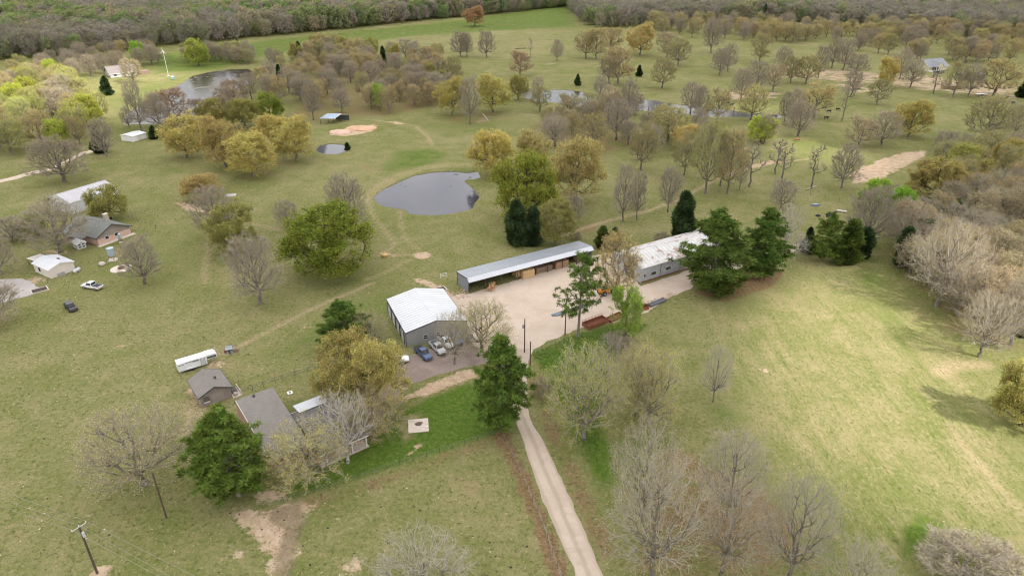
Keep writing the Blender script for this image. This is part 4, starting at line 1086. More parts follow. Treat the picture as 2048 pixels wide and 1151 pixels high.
# open sided pole shed
g = G(641, 248); ps = empty('pole_shed', g, math.radians(-4), 'open sided pole shed with blue grey tin roof at the thicket edge', 'shed')
BLUE_TIN = M('blue_grey_tin', (.30, .37, .44), .4, .3, .15, .4)
MB().slab([(-.5, 0, 2.7), (7.0, 0, 2.7), (9.4, 5.0, 4.1), (2.4, 5.0, 4.1)], .1).build('roof', BLUE_TIN, ps)
MB().slab([(9.4, 5.0, 4.1), (2.4, 5.0, 4.1), (4.8, 10.0, 2.7), (12.0, 10.0, 2.7)], .1).build('roof', BLUE_TIN, ps)
MB().hexa([(7.0, .0, 2.5), (7.08, 0, 2.5), (9.48, 5, 3.9), (9.4, 5, 3.9)], [(7.0, .0, 2.72), (7.08, 0, 2.72), (9.48, 5, 4.12), (9.4, 5, 4.12)]).build('rake_trim', TRIM_WHITE, ps)
for x, y in ((0, .3), (6.7, .3), (2.4, 5), (9.1, 5), (4.9, 9.7), (11.6, 9.7)): MB().box(x - .1, x + .1, y - .1, y + .1, 0, 2.6 if y != 5 else 4.0).build('post', POST, ps)
MB().box(4.9, 11.6, 9.65, 9.75, 0, 2.2).build('back_wall', TRIM_DARK, ps)
# far right house with a porch gable
g = G(1856, 143); rh_ = gable('house', 'far pale house with grey roof among the upper right trees', 'house', (g.x, g.y), math.radians(20), 17, 12, 3.2, 7.2, M('pale_yellow_siding', (.52, .47, .33), .8, 0, .1, .6), M('slate_blue_roof', (.20, .21, .225), .7, 0, .1, .5), TRIM_WHITE, over=.6)
pg = MB().prism([(3.0, 3.0), (9.6, 3.0), (6.3, 6.0)], -3.6, -3.45, 'y').build('porch_gable', M('pale_yellow_siding', (.52, .47, .33)), rh_)
MB().slab([(2.6, -3.7, 3.0), (6.3, -3.7, 6.2), (6.3, 5.5, 6.2), (2.6, 1, 3.0)], .1).build('porch_roof', MATS['slate_blue_roof'], rh_); MB().slab([(6.3, -3.7, 6.2), (10.0, -3.7, 3.0), (10.0, 1, 3.0), (6.3, 5.5, 6.2)], .1).build('porch_roof', MATS['slate_blue_roof'], rh_)
for x in (3.1, 5.2, 7.4, 9.5): MB().box(x - .12, x + .12, -3.6, -3.4, 0, 3.0).build('porch_post', TRIM_WHITE, rh_)
for x in (4, 6.3, 8.5): window(rh_, (x, -.01, .5), (1, 0, 0), w=1.3, h=2.0)
MB().box(0, .3, -3.5, -.02, 0, 1.0).build('porch_rail', TRIM_WHITE, rh_)
g = G(1886, 178); bs = gable('shed', 'long low brown shed before the far right house', 'shed', (g.x, g.y), math.radians(-8), 10.5, 4.0, 1.9, 2.5, M('brown_boards', (.32, .225, .16), .85, 0, .15, .8), M('brown_roof', (.30, .23, .18), .8, 0, .15, .8), TRIM_DARK, over=.2)
window(bs, (8, -.01, .7), (1, 0, 0), w=.9, h=.8); MB().box(2, 3.4, -.06, -.004, .05, 1.7).build('door', WOOD_OLD, bs)
g = G(1926, 161); db = gable('shed', 'dark grey shed behind the tree trunks by the far right house', 'shed', (g.x, g.y), math.radians(4), 14, 7, 2.6, 4.2, M('dark_grey_boards', (.13, .13, .14), .8, 0, .2, .8), M('dark_grey_roof', (.17, .165, .17), .7, 0, .2, .6), TRIM_DARK, over=.3)
for x in (3, 8): window(db, (x, -.01, .5), (1, 0, 0), w=1.4, h=1.4)
TREES = """
nearbud|292,968|808|228|tan|broad pale budding tree standing alone left of the dark green house pine
pine|478,990|812|146|pinelite|dense rounded dark green pine against the brown roofed house wall
nearbud|617,960|838|168|gold|yellow budding tree leaning over the front of the brown roofed house
pale|695,924|776|118|pale|twisted white barked bare tree in the lawn before the house porch
gold|703,800|668|140|olive|golden oak touching the small pipe fence behind the house
gold|757,820|672|128|gold|golden oak with the white vehicle under its crown
nearbud|752,872|768|135|gold|spreading yellow budding tree at the lawn edge right of the house
pine|690,694|598|94|pine|dark green pine left of the white roofed workshop
nearbud|742,692|622|74|olive|thin olive budding tree between workshop and dark pine
nearbare|910,728|622|74|tan|leaning bare tree in front of the parked vehicles
nearbud|962,698|600|126|olive|loose yellow green budding tree right of the blue pickup
pine|998,852|672|110|pinelite|full dark green pine at the corner of lawn and drive
openpine|1157,673|505|106|pine|tall open pine with bare lower trunk at the yard edge
bud|1229,598|468|88|gold|golden brown budding tree between long shed and old metal barn
young|1247,682|572|66|lime|slender bright lime green tree beside the rusty cattle pens
pine|1425,582|424|130|pine|biggest dark pine overhanging the old metal barn
pine|1520,550|418|100|pine|leaning dark pine behind the biggest one at the barn end
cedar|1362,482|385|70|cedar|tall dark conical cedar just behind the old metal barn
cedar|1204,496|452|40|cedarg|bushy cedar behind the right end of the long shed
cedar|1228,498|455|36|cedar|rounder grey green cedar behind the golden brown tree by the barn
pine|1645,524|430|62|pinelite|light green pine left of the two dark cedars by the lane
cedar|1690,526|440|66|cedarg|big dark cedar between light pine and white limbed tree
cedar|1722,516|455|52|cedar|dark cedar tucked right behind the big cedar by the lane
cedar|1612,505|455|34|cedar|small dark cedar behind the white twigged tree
pale|1568,498|408|56|pale|white twigged tree behind the leaning pine
pale|1590,520|465|46|pale|low white twigged bush tree beside the gravel lane
bare|1729,498|372|96|grey|grey bare tree with white lower limbs right of the dark cedars
green|1745,425|358|64|lime|bright lime leafed tree behind the grey bare tree
green|1795,440|375|50|lime|smaller lime leafed tree next to the dirt lane
nearbud|1167,877|690|172|ygreen|large pale yellow green budding tree on the bright grass by the drive
nearbare|1214,795|668|80|grey|grey bare tree behind the large pale budding tree
nearbud|1272,830|690|112|ochre|ochre budding tree left of its twin in the right meadow
nearbud|1297,848|692|135|gold|ochre budding tree with dark forked trunk in the right meadow
nearbare|1285,1030|842|148|tan|bare grey tree behind the biggest bare tree by the drive
nearbare|1300,1160|905|215|pale|biggest nearly bare tree leaning towards the gravel drive
nearbare|1452,1030|862|140|grey|bare tree with heavy dark limbs in the brown litter
nearbare|1443,1145|948|150|tan|bare tree with drooping pale limbs at the bottom edge
nearbare|1575,1160|955|160|grey|bare grey tree at the bottom edge beside the open meadow
nearbare|1425,803|690|62|grey|slim pale bare tree standing alone in the right meadow
nearbare|1705,1238|1085|150|tan|bare crown poking in at the bottom edge of the meadow
shrub|1935,1150|1055|190|tan|tangled grey thicket of brush at the bottom right corner
nearbare|855,1205|1060|220|grey|pale bare crown rising at the bottom edge of the pasture
green|2040,850|725|120|olive|bushy olive green tree at the right edge of the meadow
nearbare|1873,612|440|150|tan|wide grey bare tree at the wood's lower tip casting a long shadow
nearbare|1915,632|520|120|tan|thin trunked bare tree just inside the wood's lower edge
bare|2020,690|560|110|tan|bare tree at the frame edge behind the long shadowed one
cedar|1840,512|440|60|cedarg|dark bushy cedar at the wood's near left corner
cedar|1800,530|455|46|cedar|lower dark cedar at the wood's near left corner
bare|1800,480|400|70|grey|grey bare tree over the dark cedars at the wood's corner
nearbare|1958,714|585|112|tan|bare tree throwing a long shadow on the right meadow
bare|130,364|274|112|rust|brown twiggy round tree between thin lane and white barn
bare|213,314|238|48|grey|dark bare tree left of the small white shed
cedar|200,306|258|36|cedar|dark cedar tucked beside the dark bare tree
green|222,438|372|74|olive|dark olive tree against the white barn side
bare|122,505|398|120|olive|gnarled bare tree left of the grey green farmhouse
green|65,472|430|60|mid|dark green bushy tree left of the gnarled bare tree
bare|25,484|432|62|grey|grey bare tree at the left edge beyond the farm shed
bare|4,548|470|70|tan|bare tree cut by the left edge above the grey lot
bare|-6,650|555|110|tan|drooping bare tree at the left edge over the grey lot
bare|291,568|475|76|grey|dense grey bare tree beside the round fire pit
bare|521,608|468|104|grey|pale bare tree alone below the golden oak cluster
bare|437,474|372|88|grey|bare tree in front of the low olive bush
gold|470,506|410|98|olive|golden olive oak beside the thin dirt path
gold|404,400|346|80|ochre|low ochre bush tree by the pink bare earth
green|662,545|412|178|mid|huge leafy green oak in the middle of the pasture
bare|700,470|348|84|grey|thin grey bare tree behind the huge green oak
bare|575,455|400|50|grey|small pale bare snag tree left of the huge green oak crown
gold|375,316|232|84|gold|leftmost golden oak of the round cluster in the pasture
gold|452,336|235|90|ochre|golden oak second from left in the round cluster
gold|507,352|268|100|gold|lowest golden oak of the round cluster
gold|555,300|228|84|gold|golden oak at the back of the round cluster
gold|594,322|236|82|gold|rightmost golden oak of the round cluster
gold|490,255|198|62|olive|golden oak behind the cluster by the weedy lake
gold|420,290|236|70|olive|golden oak at the back left of the round cluster
bud|346,250|178|84|rust|rust red budding tree at the near shore of the weedy lake
bare|283,264|165|42|grey|thin bare tree at the lake shore left of the rust red tree
bare|258,255|215|26|grey|smallest bare tree at the left tip of the weedy lake
cedar|216,190|154|30|cedar|dark cedar below the far white house
cedar|309,278|252|24|cedar|little round cedar beside the small white shed
gold|985,352|262|88|gold|golden oak right above the inlet of the large pond
green|1050,446|305|128|mid|big yellow green oak right of the large pond
gold|1150,404|275|112|ochre|orange golden oak right of the yellow green oak
gold|1065,330|262|70|ochre|golden oak behind the yellow green oak
cedar|1032,487|402|64|cedar|dark cedar left one of the pair behind the long shed
cedar|1064,490|415|52|cedar|dark cedar right one of the pair behind the long shed
gold|1112,490|400|78|olive|olive yellow oak right behind the long shed roof
bare|1146,448|390|42|grey|small grey bare tree right of the olive yellow oak
bare|1245,444|328|46|grey|tall grey bare tree left of the conical cedar beside the ruts
bare|1273,440|345|36|grey|grey bare tree just right of its taller neighbour by the ruts
bare|1336,424|333|46|grey|curved grey bare tree above the conical cedar
bud|1282,340|250|62|olive|olive budding tree alone above the rutted track
bud|1369,350|268|58|olive|olive budding tree on the slope above the rutted track
bud|1410,387|245|74|ygreen|tall yellow green tree with forked trunk on the rutted track
bare|1441,372|268|42|tan|thin tree second in the row right of the forked tree
bud|1454,388|262|62|ochre|tall ochre budding tree on the near side of the ruts
bare|1479,380|300|30|tan|thinnest tree of the row by the ruts
snag|1499,374|282|48|grey|dark dead tree with bare limbs where the ruts turn pink
snag|1549,348|275|42|grey|dead leafless tree on the sunlit grass strip
snag|1563,364|285|40|grey|dead leafless tree just below the sunlit grass strip
snag|1622,377|288|44|grey|broken dead tree with fallen limbs around its foot
bare|1682,376|288|62|grey|round grey bare tree left of the big dirt patch
bare|1560,420|358|56|grey|grey bare tree left of the junk and barrels
green|1520,284|232|58|bright|round bright lime tree lit by the sun
gold|1816,274|200|78|gold|bright golden oak alone in the upper right pasture
bud|1040,152|104|48|rust|orange budding tree above the creek's left end
gold|1036,200|150|46|olive|olive oak at the left bank end of the creek
bare|1075,207|155|28|grey|grey bare tree standing in the creek's left end
bare|1114,122|80|26|tan|little tan bare tree alone in the far pasture
bud|1171,117|62|46|ochre|orange budding tree leftmost of three in the far pasture
bud|1192,119|57|44|ochre|orange budding tree middle of three in the far pasture
bud|1221,104|57|52|ochre|orange budding tree rightmost of three in the far pasture
gold|1280,111|48|56|ochre|pale orange blossomy tree at the far wood's edge
bud|1334,117|66|56|tan|spreading tan tree right of the pale orange one
bud|1356,132|78|50|olive|olive tree beside the brush heap in the far pasture
bare|1218,167|108|46|rust|dark limbed tree left of a big orange one
bud|1235,169|95|62|ochre|big orange budding tree above the creek with bush at foot
bud|1324,177|118|50|olive|olive tree alone on a dark litter ring
bare|1439,151|98|42|tan|dark trunked tree left of its tall neighbour in far grass
bare|1454,143|88|38|tan|tall dark trunked tree above the upper pasture
bare|1421,106|40|42|tan|tall thin tree before the far wood's open floor
bud|1518,126|68|46|olive|olive tree on the far litter at the wood's edge
bare|1381,228|164|46|tan|bare tree on the near creek bank left of its twin
bare|1395,242|172|38|tan|bare tree on the near creek bank right of its twin
bud|1433,246|178|48|ochre|ochre budding tree below the creek with pale sand at foot
bare|1481,202|138|46|tan|bare tree on the pink bare earth above the creek
bare|1509,189|123|52|tan|pale branched tree at the top of the pink bare earth
bud|1501,240|172|58|gold|yellow budding tree at the right end of the creek
bare|1233,279|198|62|tan|round bare tree on brown litter below the creek
bud|1184,302|230|62|olive|olive budding tree on brown litter left of the round bare tree
bud|1335,284|212|82|gold|wide yellow olive tree below the creek middle
gold|1370,302|248|58|ochre|ochre oak right below the wide yellow olive tree
bare|1110,292|232|62|tan|pale brown bare tree behind the golden oaks
bud|1134,249|188|54|tan|tan tree left of the creek's middle woods
bud|1216,250|173|46|tan|thin trunked tan tree among the creek trees
bare|1254,252|162|42|tan|tall thin bare tree among the creek trees
bud|1181,233|184|52|ygreen|greenish tree at the near creek bank
bare|1200,198|152|32|grey|pale thin bare tree on the far creek bank
snag|1259,187|150|14|grey|dead broken pole of a tree on the far creek bank
cedar|1155,171|149|17|cedar|small dark cedar left one of two above the creek
cedar|1278,153|131|17|cedar|small dark cedar right one of two above the creek
gold|949,53|14|42|rust|single rusty round oak in the farthest field
bare|921,114|64|42|tan|leftmost bare tree of three at the field's fence
bare|934,113|67|28|tan|middle bare tree of three at the field's fence
bare|973,115|63|36|tan|rightmost bare tree of three at the field's fence
snag|1061,115|75|12|grey|blackened dead pole of a tree in the far pasture
bare|1565,141|93|38|tan|dark tree above the sandy wood floor's left end
bud|1580,166|113|44|olive|olive tree at the left corner of the sandy floor
bud|1611,168|113|48|olive|twin olive tree just right of the left corner one
bare|1636,156|93|32|tan|thin tree at the sandy floor's left
bud|1545,184|128|42|tan|tan tree right above the creek's end
bare|1663,136|78|36|tan|tall thin wood edge tree above the pink sand
bare|1686,141|78|42|tan|tall dark wood edge tree above the pink sand
bare|1711,150|108|46|tan|dark tree standing in the middle of the pink sand
bare|1702,193|140|34|grey|dark tree behind the broken white snag
snag|1684,242|168|28|grey|broken white topped dead tree near the black cattle
bud|1753,209|158|46|olive|olive tree on a dark litter ring by the pink sand
gold|1771,174|116|38|gold|yellow tree on the pink sand
bare|1798,158|98|42|tan|dark tree with round crown by the far right house
bare|1820,175|118|44|tan|dark tree left before the far right house
snag|1866,188|140|32|grey|forked dark tree before the far right house
bud|1905,194|124|48|olive|olive tree beside the brown far shed
bare|1936,193|128|38|tan|thin dark tree at the far trailer
bud|1986,193|122|80|gold|wide yellow olive oak by the far trailer
cedar|2044,195|160|30|cedar|dark cedar at the right edge near the far wood
bare|1596,273|203|64|tan|bare tree by the brown cow
bud|1628,234|168|68|gold|pale yellow tree left of the black cattle
bare|1585,253|178|38|tan|thin bare tree left beside the pale yellow tree
bare|1568,244|184|32|tan|thinnest bare tree at the creek's right end
bud|1716,294|234|64|tan|tan bare tree left of the bright golden oak
bare|1762,290|222|64|tan|tan bare tree just before the bright golden oak
bud|1968,287|192|100|olive|wide olive oak at the upper right of the pasture
bare|2026,274|208|44|tan|leaning bare tree at the right edge of the pasture
bare|1888,304|262|52|grey|low grey bare tree by the wide olive oak
bare|1925,318|268|30|grey|thin dark leaning tree above the right hand wood
green|1865,400|318|104|olive|wide olive green tree below the big dirt patch
green|430,262|200|58|olive|olive bushes on the weedy lake's island, left clump
shrub|458,226|172|80|rust|purple brown brush on the weedy lake's island
shrub|410,238|198|56|rust|low brown brush at the island's left tip
shrub|1930,128|118|10|olive|small bush in front of the far right house
shrub|1085,790|755|46|rust|brown leafless bush between drive and bright grass
shrub|1243,690|660|60|rust|brown brush around the foot of the lime green tree
cedar|695,300|285|16|cedar|little dark cedar on the small pond's bank
shrub|1340,140|124|26|rust|dark brush heap in the far pasture
shrub|1150,478|462|26|olive|low bush behind the long shed
shrub|1322,485|462|30|mid|green bush at the back wall of the old metal barn
young|760,222|168|26|lime|thin lime green tree in front of the thicket
green|542,240|186|52|mid|light green tree left of the thicket
gold|905,230|156|66|gold|yellow oak at the thicket's right end
gold|985,225|150|72|gold|golden olive oak near the bare white tree
bare|940,248|155|44|grey|grey dead looking tree between two golden oaks
bare|627,240|160|40|grey|tall pale bare tree left of the open sided shed
green|398,132|80|44|bright|brightest yellow green tree above the weedy lake
bud|268,166|118|44|tan|tan budding tree before the far white house garden wall
bare|322,262|186|52|tan|tan bare tree between the small white shed and the weedy lake
shrub|470,205|158|60|rust|purple brown brush at the island's right end
green|280,128|84|30|lime|lime tree behind the far white house
"""
for ln in TREES.strip().splitlines():
    k_, b_, t_, w_, ti_, lab_ = ln.split('|')
    bx_, by_ = map(float, b_.split(','))
    g_, H_, W_ = fit(bx_, by_, float(t_), float(w_))
    plant(k_, g_.x, g_.y, max(1.2, H_), W_, ti_, lab_)

def in_poly(x, y, poly):
    c = False; n = len(poly); j = n - 1
    for i in range(n):
        if (poly[i][1] > y) != (poly[j][1] > y) and x < (poly[j][0] - poly[i][0]) * (y - poly[i][1]) / (poly[j][1] - poly[i][1]) + poly[i][0]: c = not c
        j = i
    return c

ORD = 'first second third fourth fifth sixth seventh eighth ninth tenth eleventh twelfth thirteenth fourteenth fifteenth sixteenth seventeenth eighteenth nineteenth twentieth'.split()
ORD += ['twenty-' + o for o in ORD[:9]] + ['thirtieth'] + ['thirty-' + o for o in ORD[:9]] + ['fortieth']
def grove(pts, n, mix, hr, gap, place, seed, ratio=(.62, .9), avoid=()):
    """individual trees of a grove; alike ones share the label of their kind and place"""
    poly = ppoly(pts); R = random.Random(seed); lo, hi = poly.min(0), poly.max(0); got = 0; tries = 0
    ws = [m[1] for m in mix]; made = []
    while got < n and tries < n * 80:
        tries += 1
        x, y = R.uniform(lo[0], hi[0]), R.uniform(lo[1], hi[1])
        if not in_poly(x, y, poly): continue
        if any((x - a) ** 2 + (y - b) ** 2 < gap * gap for a, b, _ in TREE_XY[-400:]): continue
        m = R.choices(mix, ws)[0]
        H = R.uniform(*hr) * (m[4] if len(m) > 4 else 1)
        made.append((plant(m[0], x, y, H, H * R.uniform(*ratio) * (.75 if m[0] in ('pine', 'cedar', 'young') else 1), m[2], m[3], group='trees ' + place), m[3], x, y))
        got += 1
    # say where each one stands: its row from the camera's side and its turn from the left
    made.sort(key=lambda t: t[3]); nr = min(5, max(2, len(made) // 13 + 1)); names = {2: ('front', 'back'), 3: ('front', 'middle', 'back'), 4: ('front', 'second', 'third', 'back'), 5: ('front', 'second', 'middle', 'fourth', 'back')}[nr]
    for q in range(nr):
        row = sorted(made[len(made) * q // nr:len(made) * (q + 1) // nr], key=lambda t: t[2] / t[3])
        for k, t in enumerate(row): t[0]['label'] = '%s, %s from left, %s row %s' % (t[1], ORD[k], names[q], place)

grove([(500,200),(522,140),(600,108),(690,100),(780,112),(900,130),(925,165),(905,205),(800,228),(700,232),(650,222),(560,210)], 135,
      [('bare', 5, 'tan', 'brownish bare tree'), ('bud', 4, 'ochre', 'ochre budding tree'), ('bud', 2, 'olive', 'olive budding tree'), ('gold', .8, 'olive', 'olive oak'), ('cedar', .3, 'cedar', 'dark cedar')], (10.5, 15.5), 5.6, 'of the dense thicket', 3)
grove([(1290,70),(1420,78),(1560,88),(1700,102),(1850,128),(1960,132),(2060,140),(2060,80),(1800,62),(1500,55),(1300,52)], 150,
      [('bare', 5, 'tan', 'tan bare tree'), ('bud', 4, 'ochre', 'ochre budding tree'), ('bud', 4, 'olive', 'olive budding tree'), ('bud', 1.5, 'gold', 'yellow budding tree')], (12, 17), 6.5, 'of the open upper wood', 4, ratio=(.65, .9))
grove([(-30,150),(60,150),(150,165),(205,215),(205,300),(140,292),(60,300),(-40,330)], 62,
      [('bud', 3, 'bright', 'sunlit yellow green tree'), ('green', 1.6, 'bright', 'sunlit leafy tree'), ('bud', 3, 'ochre', 'ochre budding tree'), ('bare', 2, 'tan', 'pale bare tree')], (10, 16), 6, 'of the sunny left wood', 5, ratio=(.65, .95))
grove([(60,148),(140,128),(230,112),(330,112),(320,128),(270,140),(205,152),(150,165)], 26,
      [('bare', 4, 'tan', 'tan bare tree'), ('bud', 2, 'olive', 'olive budding tree'), ('bud', 1, 'ochre', 'ochre budding tree')], (10, 15), 8, 'by the far house', 6)
grove([(372,128),(430,124),(500,130),(508,118),(440,112),(376,116)], 24,
      [('bud', 2, 'tan', 'tan budding tree'), ('bare', 2, 'grey', 'pale bare tree'), ('bud', 1, 'ygreen', 'light green tree'), ('cedar', .7, 'cedar', 'dark cedar')], (9, 15), 6, 'on the lake shore', 7)
grove([(1800,470),(1850,430),(1960,400),(2070,385),(2090,560),(2090,690),(2000,665),(1890,615),(1805,535)], 62,
      [('bare', 4, 'tan', 'tan bare tree'), ('bud', 3, 'tan', 'tan budding tree'), ('bud', 3, 'ochre', 'ochre budding tree'), ('cedar', 2.2, 'cedarg', 'dark cedar', .62), ('nearbare', 2, 'tan', 'pale bare tree')], (10, 15), 5.6, 'of the right hand wood', 8, ratio=(.75, 1.05))
grove([(1880,330),(1960,320),(2060,300),(2070,380),(1960,395),(1900,385)], 12,
      [('bud', 3, 'olive', 'olive budding tree'), ('green', 1, 'olive', 'olive leafy tree'), ('bare', 2, 'tan', 'tan bare tree')], (9, 13), 7, 'above the right hand wood', 9, ratio=(.8, 1.05))
grove([(1060,215),(1150,218),(1280,232),(1420,262),(1560,290),(1540,330),(1400,320),(1300,320),(1180,300),(1080,285)], 20,
      [('bud', 3, 'tan', 'tan budding tree'), ('bare', 3, 'tan', 'tan bare tree'), ('bud', 2, 'olive', 'olive budding tree')], (9, 13), 7, 'below the creek', 10)

# far woods: nobody could count them, one object each, trees instanced on points
FAR_LEAF = leaf_mat('far_leaves_hazed', .25, [(0, (.31, .265, .215)), (.26, (.31, .295, .15)), (.42, (.24, .30, .095)), (.60, (.38, .325, .175)), (.72, (.15, .25, .065)), (.86, (.25, .34, .09))])  # colours lightened to stand in for haze over the far woods
FAR_NEEDLE = leaf_mat('far_needles', .1, [(0, (.05, .085, .03))])
def far_protos():
    c = bpy.data.collections.new('far_tree_kinds')
    def low(seed, leafy, twigname):
        t, cm, h, w = broad_tree(seed, H=14, Wd=11, N=110, twigs=7, tw_len=1.6, tw_w=.11, twig=twigname, lobes=10, nleaf=leafy, leaf=.5, spread=.9, lobe_r=.36, clear=.12, fill=.45)
        cm.materials[1] = FAR_LEAF
        for me_ in (t, cm):
            pass
        o1 = bpy.data.objects.new('far_tree', cm); c.objects.link(o1)
    for s, lf, tw in ((201, 200, 'far'), (202, 160, 'far'), (203, 900, 'far'), (204, 1900, 'far'), (205, 2100, 'far')): low(s, lf, tw)
    tc = cedar(211, H=12, Wd=7, n=1500)[1]
    tc.materials[0] = FAR_NEEDLE; o = bpy.data.objects.new('far_tree', tc); c.objects.link(o)
    return c
FARC = far_protos()

def wood(name, polyxy, gap, seed, label, weights, hs=(.8, 1.6)):
    R = np.random.default_rng(seed); poly = np.array(polyxy); lo, hi = poly.min(0), poly.max(0)
    nx, ny = int((hi[0] - lo[0]) / gap), int((hi[1] - lo[1]) / gap)
    X, Y = np.meshgrid(lo[0] + (np.arange(nx) + .5) * gap, lo[1] + (np.arange(ny) + .5) * gap)
    P = np.stack([X.ravel(), Y.ravel()], 1) + R.uniform(-.45, .45, (nx * ny, 2)) * gap
    P = P[sdist(P, poly) < 0]
    # kinds in drifts: a slow field picks which kinds stand together
    fld = np.sin(P[:, 0] / 47 + 2 * np.sin(P[:, 1] / 61)) + np.sin(P[:, 1] / 39 + 2 * np.sin(P[:, 0] / 83))
    fld = fld + 1.1 * np.exp(-((P[:, 0] + 190) / 190) ** 2) - .5 * np.exp(-((P[:, 0] + 480) / 200) ** 2)
    u = np.clip((fld + 2) / 4 * .68 + R.random(len(P)) * .32, 0, .999)
    cum = np.cumsum(weights) / np.sum(weights); idx = np.searchsorted(cum, u)
    me = bpy.data.meshes.new(name); me.vertices.add(len(P)); me.vertices.foreach_set('co', np.column_stack([P, np.zeros(len(P))]).astype(np.float32).ravel())
    a = me.attributes.new('kind_index', 'INT', 'POINT'); a.data.foreach_set('value', idx.astype(np.int32))
    sc = me.attributes.new('size', 'FLOAT', 'POINT'); sc.data.foreach_set('value', R.uniform(hs[0], hs[1], len(P)).astype(np.float32))
    rt = me.attributes.new('turn', 'FLOAT', 'POINT'); rt.data.foreach_set('value', R.uniform(0, 6.28, len(P)).astype(np.float32))
    o = link(name, me); tag(o, label, 'woodland', kind='stuff')
    ng = bpy.data.node_groups.new(name, 'GeometryNodeTree')
    ng.interface.new_socket('Geometry', in_out='INPUT', socket_type='NodeSocketGeometry'); ng.interface.new_socket('Geometry', in_out='OUTPUT', socket_type='NodeSocketGeometry')
    n, l = ng.nodes, ng.links
    gi, go = n.new('NodeGroupInput'), n.new('NodeGroupOutput'); ci = n.new('GeometryNodeCollectionInfo'); ci.inputs['Collection'].default_value = FARC
    ci.inputs['Separate Children'].default_value = True; ci.inputs['Reset Children'].default_value = True
    ip = n.new('GeometryNodeInstanceOnPoints'); ip.inputs['Pick Instance'].default_value = True
    def na(nm, typ):
        q = n.new('GeometryNodeInputNamedAttribute'); q.data_type = typ; q.inputs[0].default_value = nm; return next(s for s in q.outputs if s.enabled and s.name == 'Attribute')
    cx = n.new('ShaderNodeCombineXYZ'); l.new(na('turn', 'FLOAT'), cx.inputs[2])
    l.new(gi.outputs[0], ip.inputs['Points']); l.new(ci.outputs[0], ip.inputs['Instance']); l.new(na('kind_index', 'INT'), ip.inputs['Instance Index'])
    l.new(cx.outputs[0], ip.inputs['Rotation']); l.new(na('size', 'FLOAT'), ip.inputs['Scale']); l.new(ip.outputs[0], go.inputs[0])
    md = o.modifiers.new('trees', 'NODES'); md.node_group = ng
    return o
def gx(*pts): return [tuple(G(*p)[:2]) for p in pts]
wood('far_wood', gx((-60,128), (0,120), (120,114), (210,106), (300,97), (420,86), (560,71), (700,57), (850,41), (1000,28), (1142,12)) + [(180, 1250), (150, 1900), (-1300, 1900), (-1300, 620)], 8.2, 1, 'grey green far wood filling the upper left beyond the fields', (2.6, 1.6, 1.7, 2.9, 3.2, .4))
wood('far_wood', gx((1135,10), (1140,24), (1165,46), (1200,58), (1290,52), (1420,46), (1560,44), (1720,58), (1860,68), (2070,82)) + [(1300, 640), (1400, 1900), (200, 1900), (150, 1250)], 8.2, 2, 'tan and grey far wood filling the upper right', (3.4, 2.4, 1.8, 1.1, .5, .4))

# ------------------------------------------------------------------ vehicles
def paint(name, c, rough=.22): return M('paint_' + name, c, rough, .15, .04, .6, spec=.6)
def wheel(r, x, y, R=.38, w=.24):
    t = MB().tube((x, y - w / 2, R), (x, y + w / 2, R), R, n=14).build('tyre', BLACK, r)
    s = 1 if y > 0 else -1
    MB().tube((x, y + s * (w / 2 - .02), R), (x, y + s * (w / 2 + .015), R), R * .62, R * .55, n=10).build('rim', STEEL, t)

def loft(sec):
    """sec: list of (x, half width bottom, half width top, z bottom, z top)"""
    mb = MB(); vs = []; n = 8
    for x, wb_, wt, z0, z1 in sec:
        zm = z0 + (z1 - z0) * .55
        vs += [(x, -wb_ * .92, z0), (x, -wb_, z0 + .12), (x, -wb_, zm), (x, -wt, z1), (x, wt, z1), (x, wb_, zm), (x, wb_, z0 + .12), (x, wb_ * .92, z0)]
    fs = [(i * n + k, (i + 1) * n + k, (i + 1) * n + (k + 1) % n, i * n + (k + 1) % n) for i in range(len(sec) - 1) for k in range(n)]
    fs += [tuple(range(n)), tuple(range((len(sec) - 1) * n + n - 1, (len(sec) - 1) * n - 1, -1))]
    mb.add(vs, fs); return mb

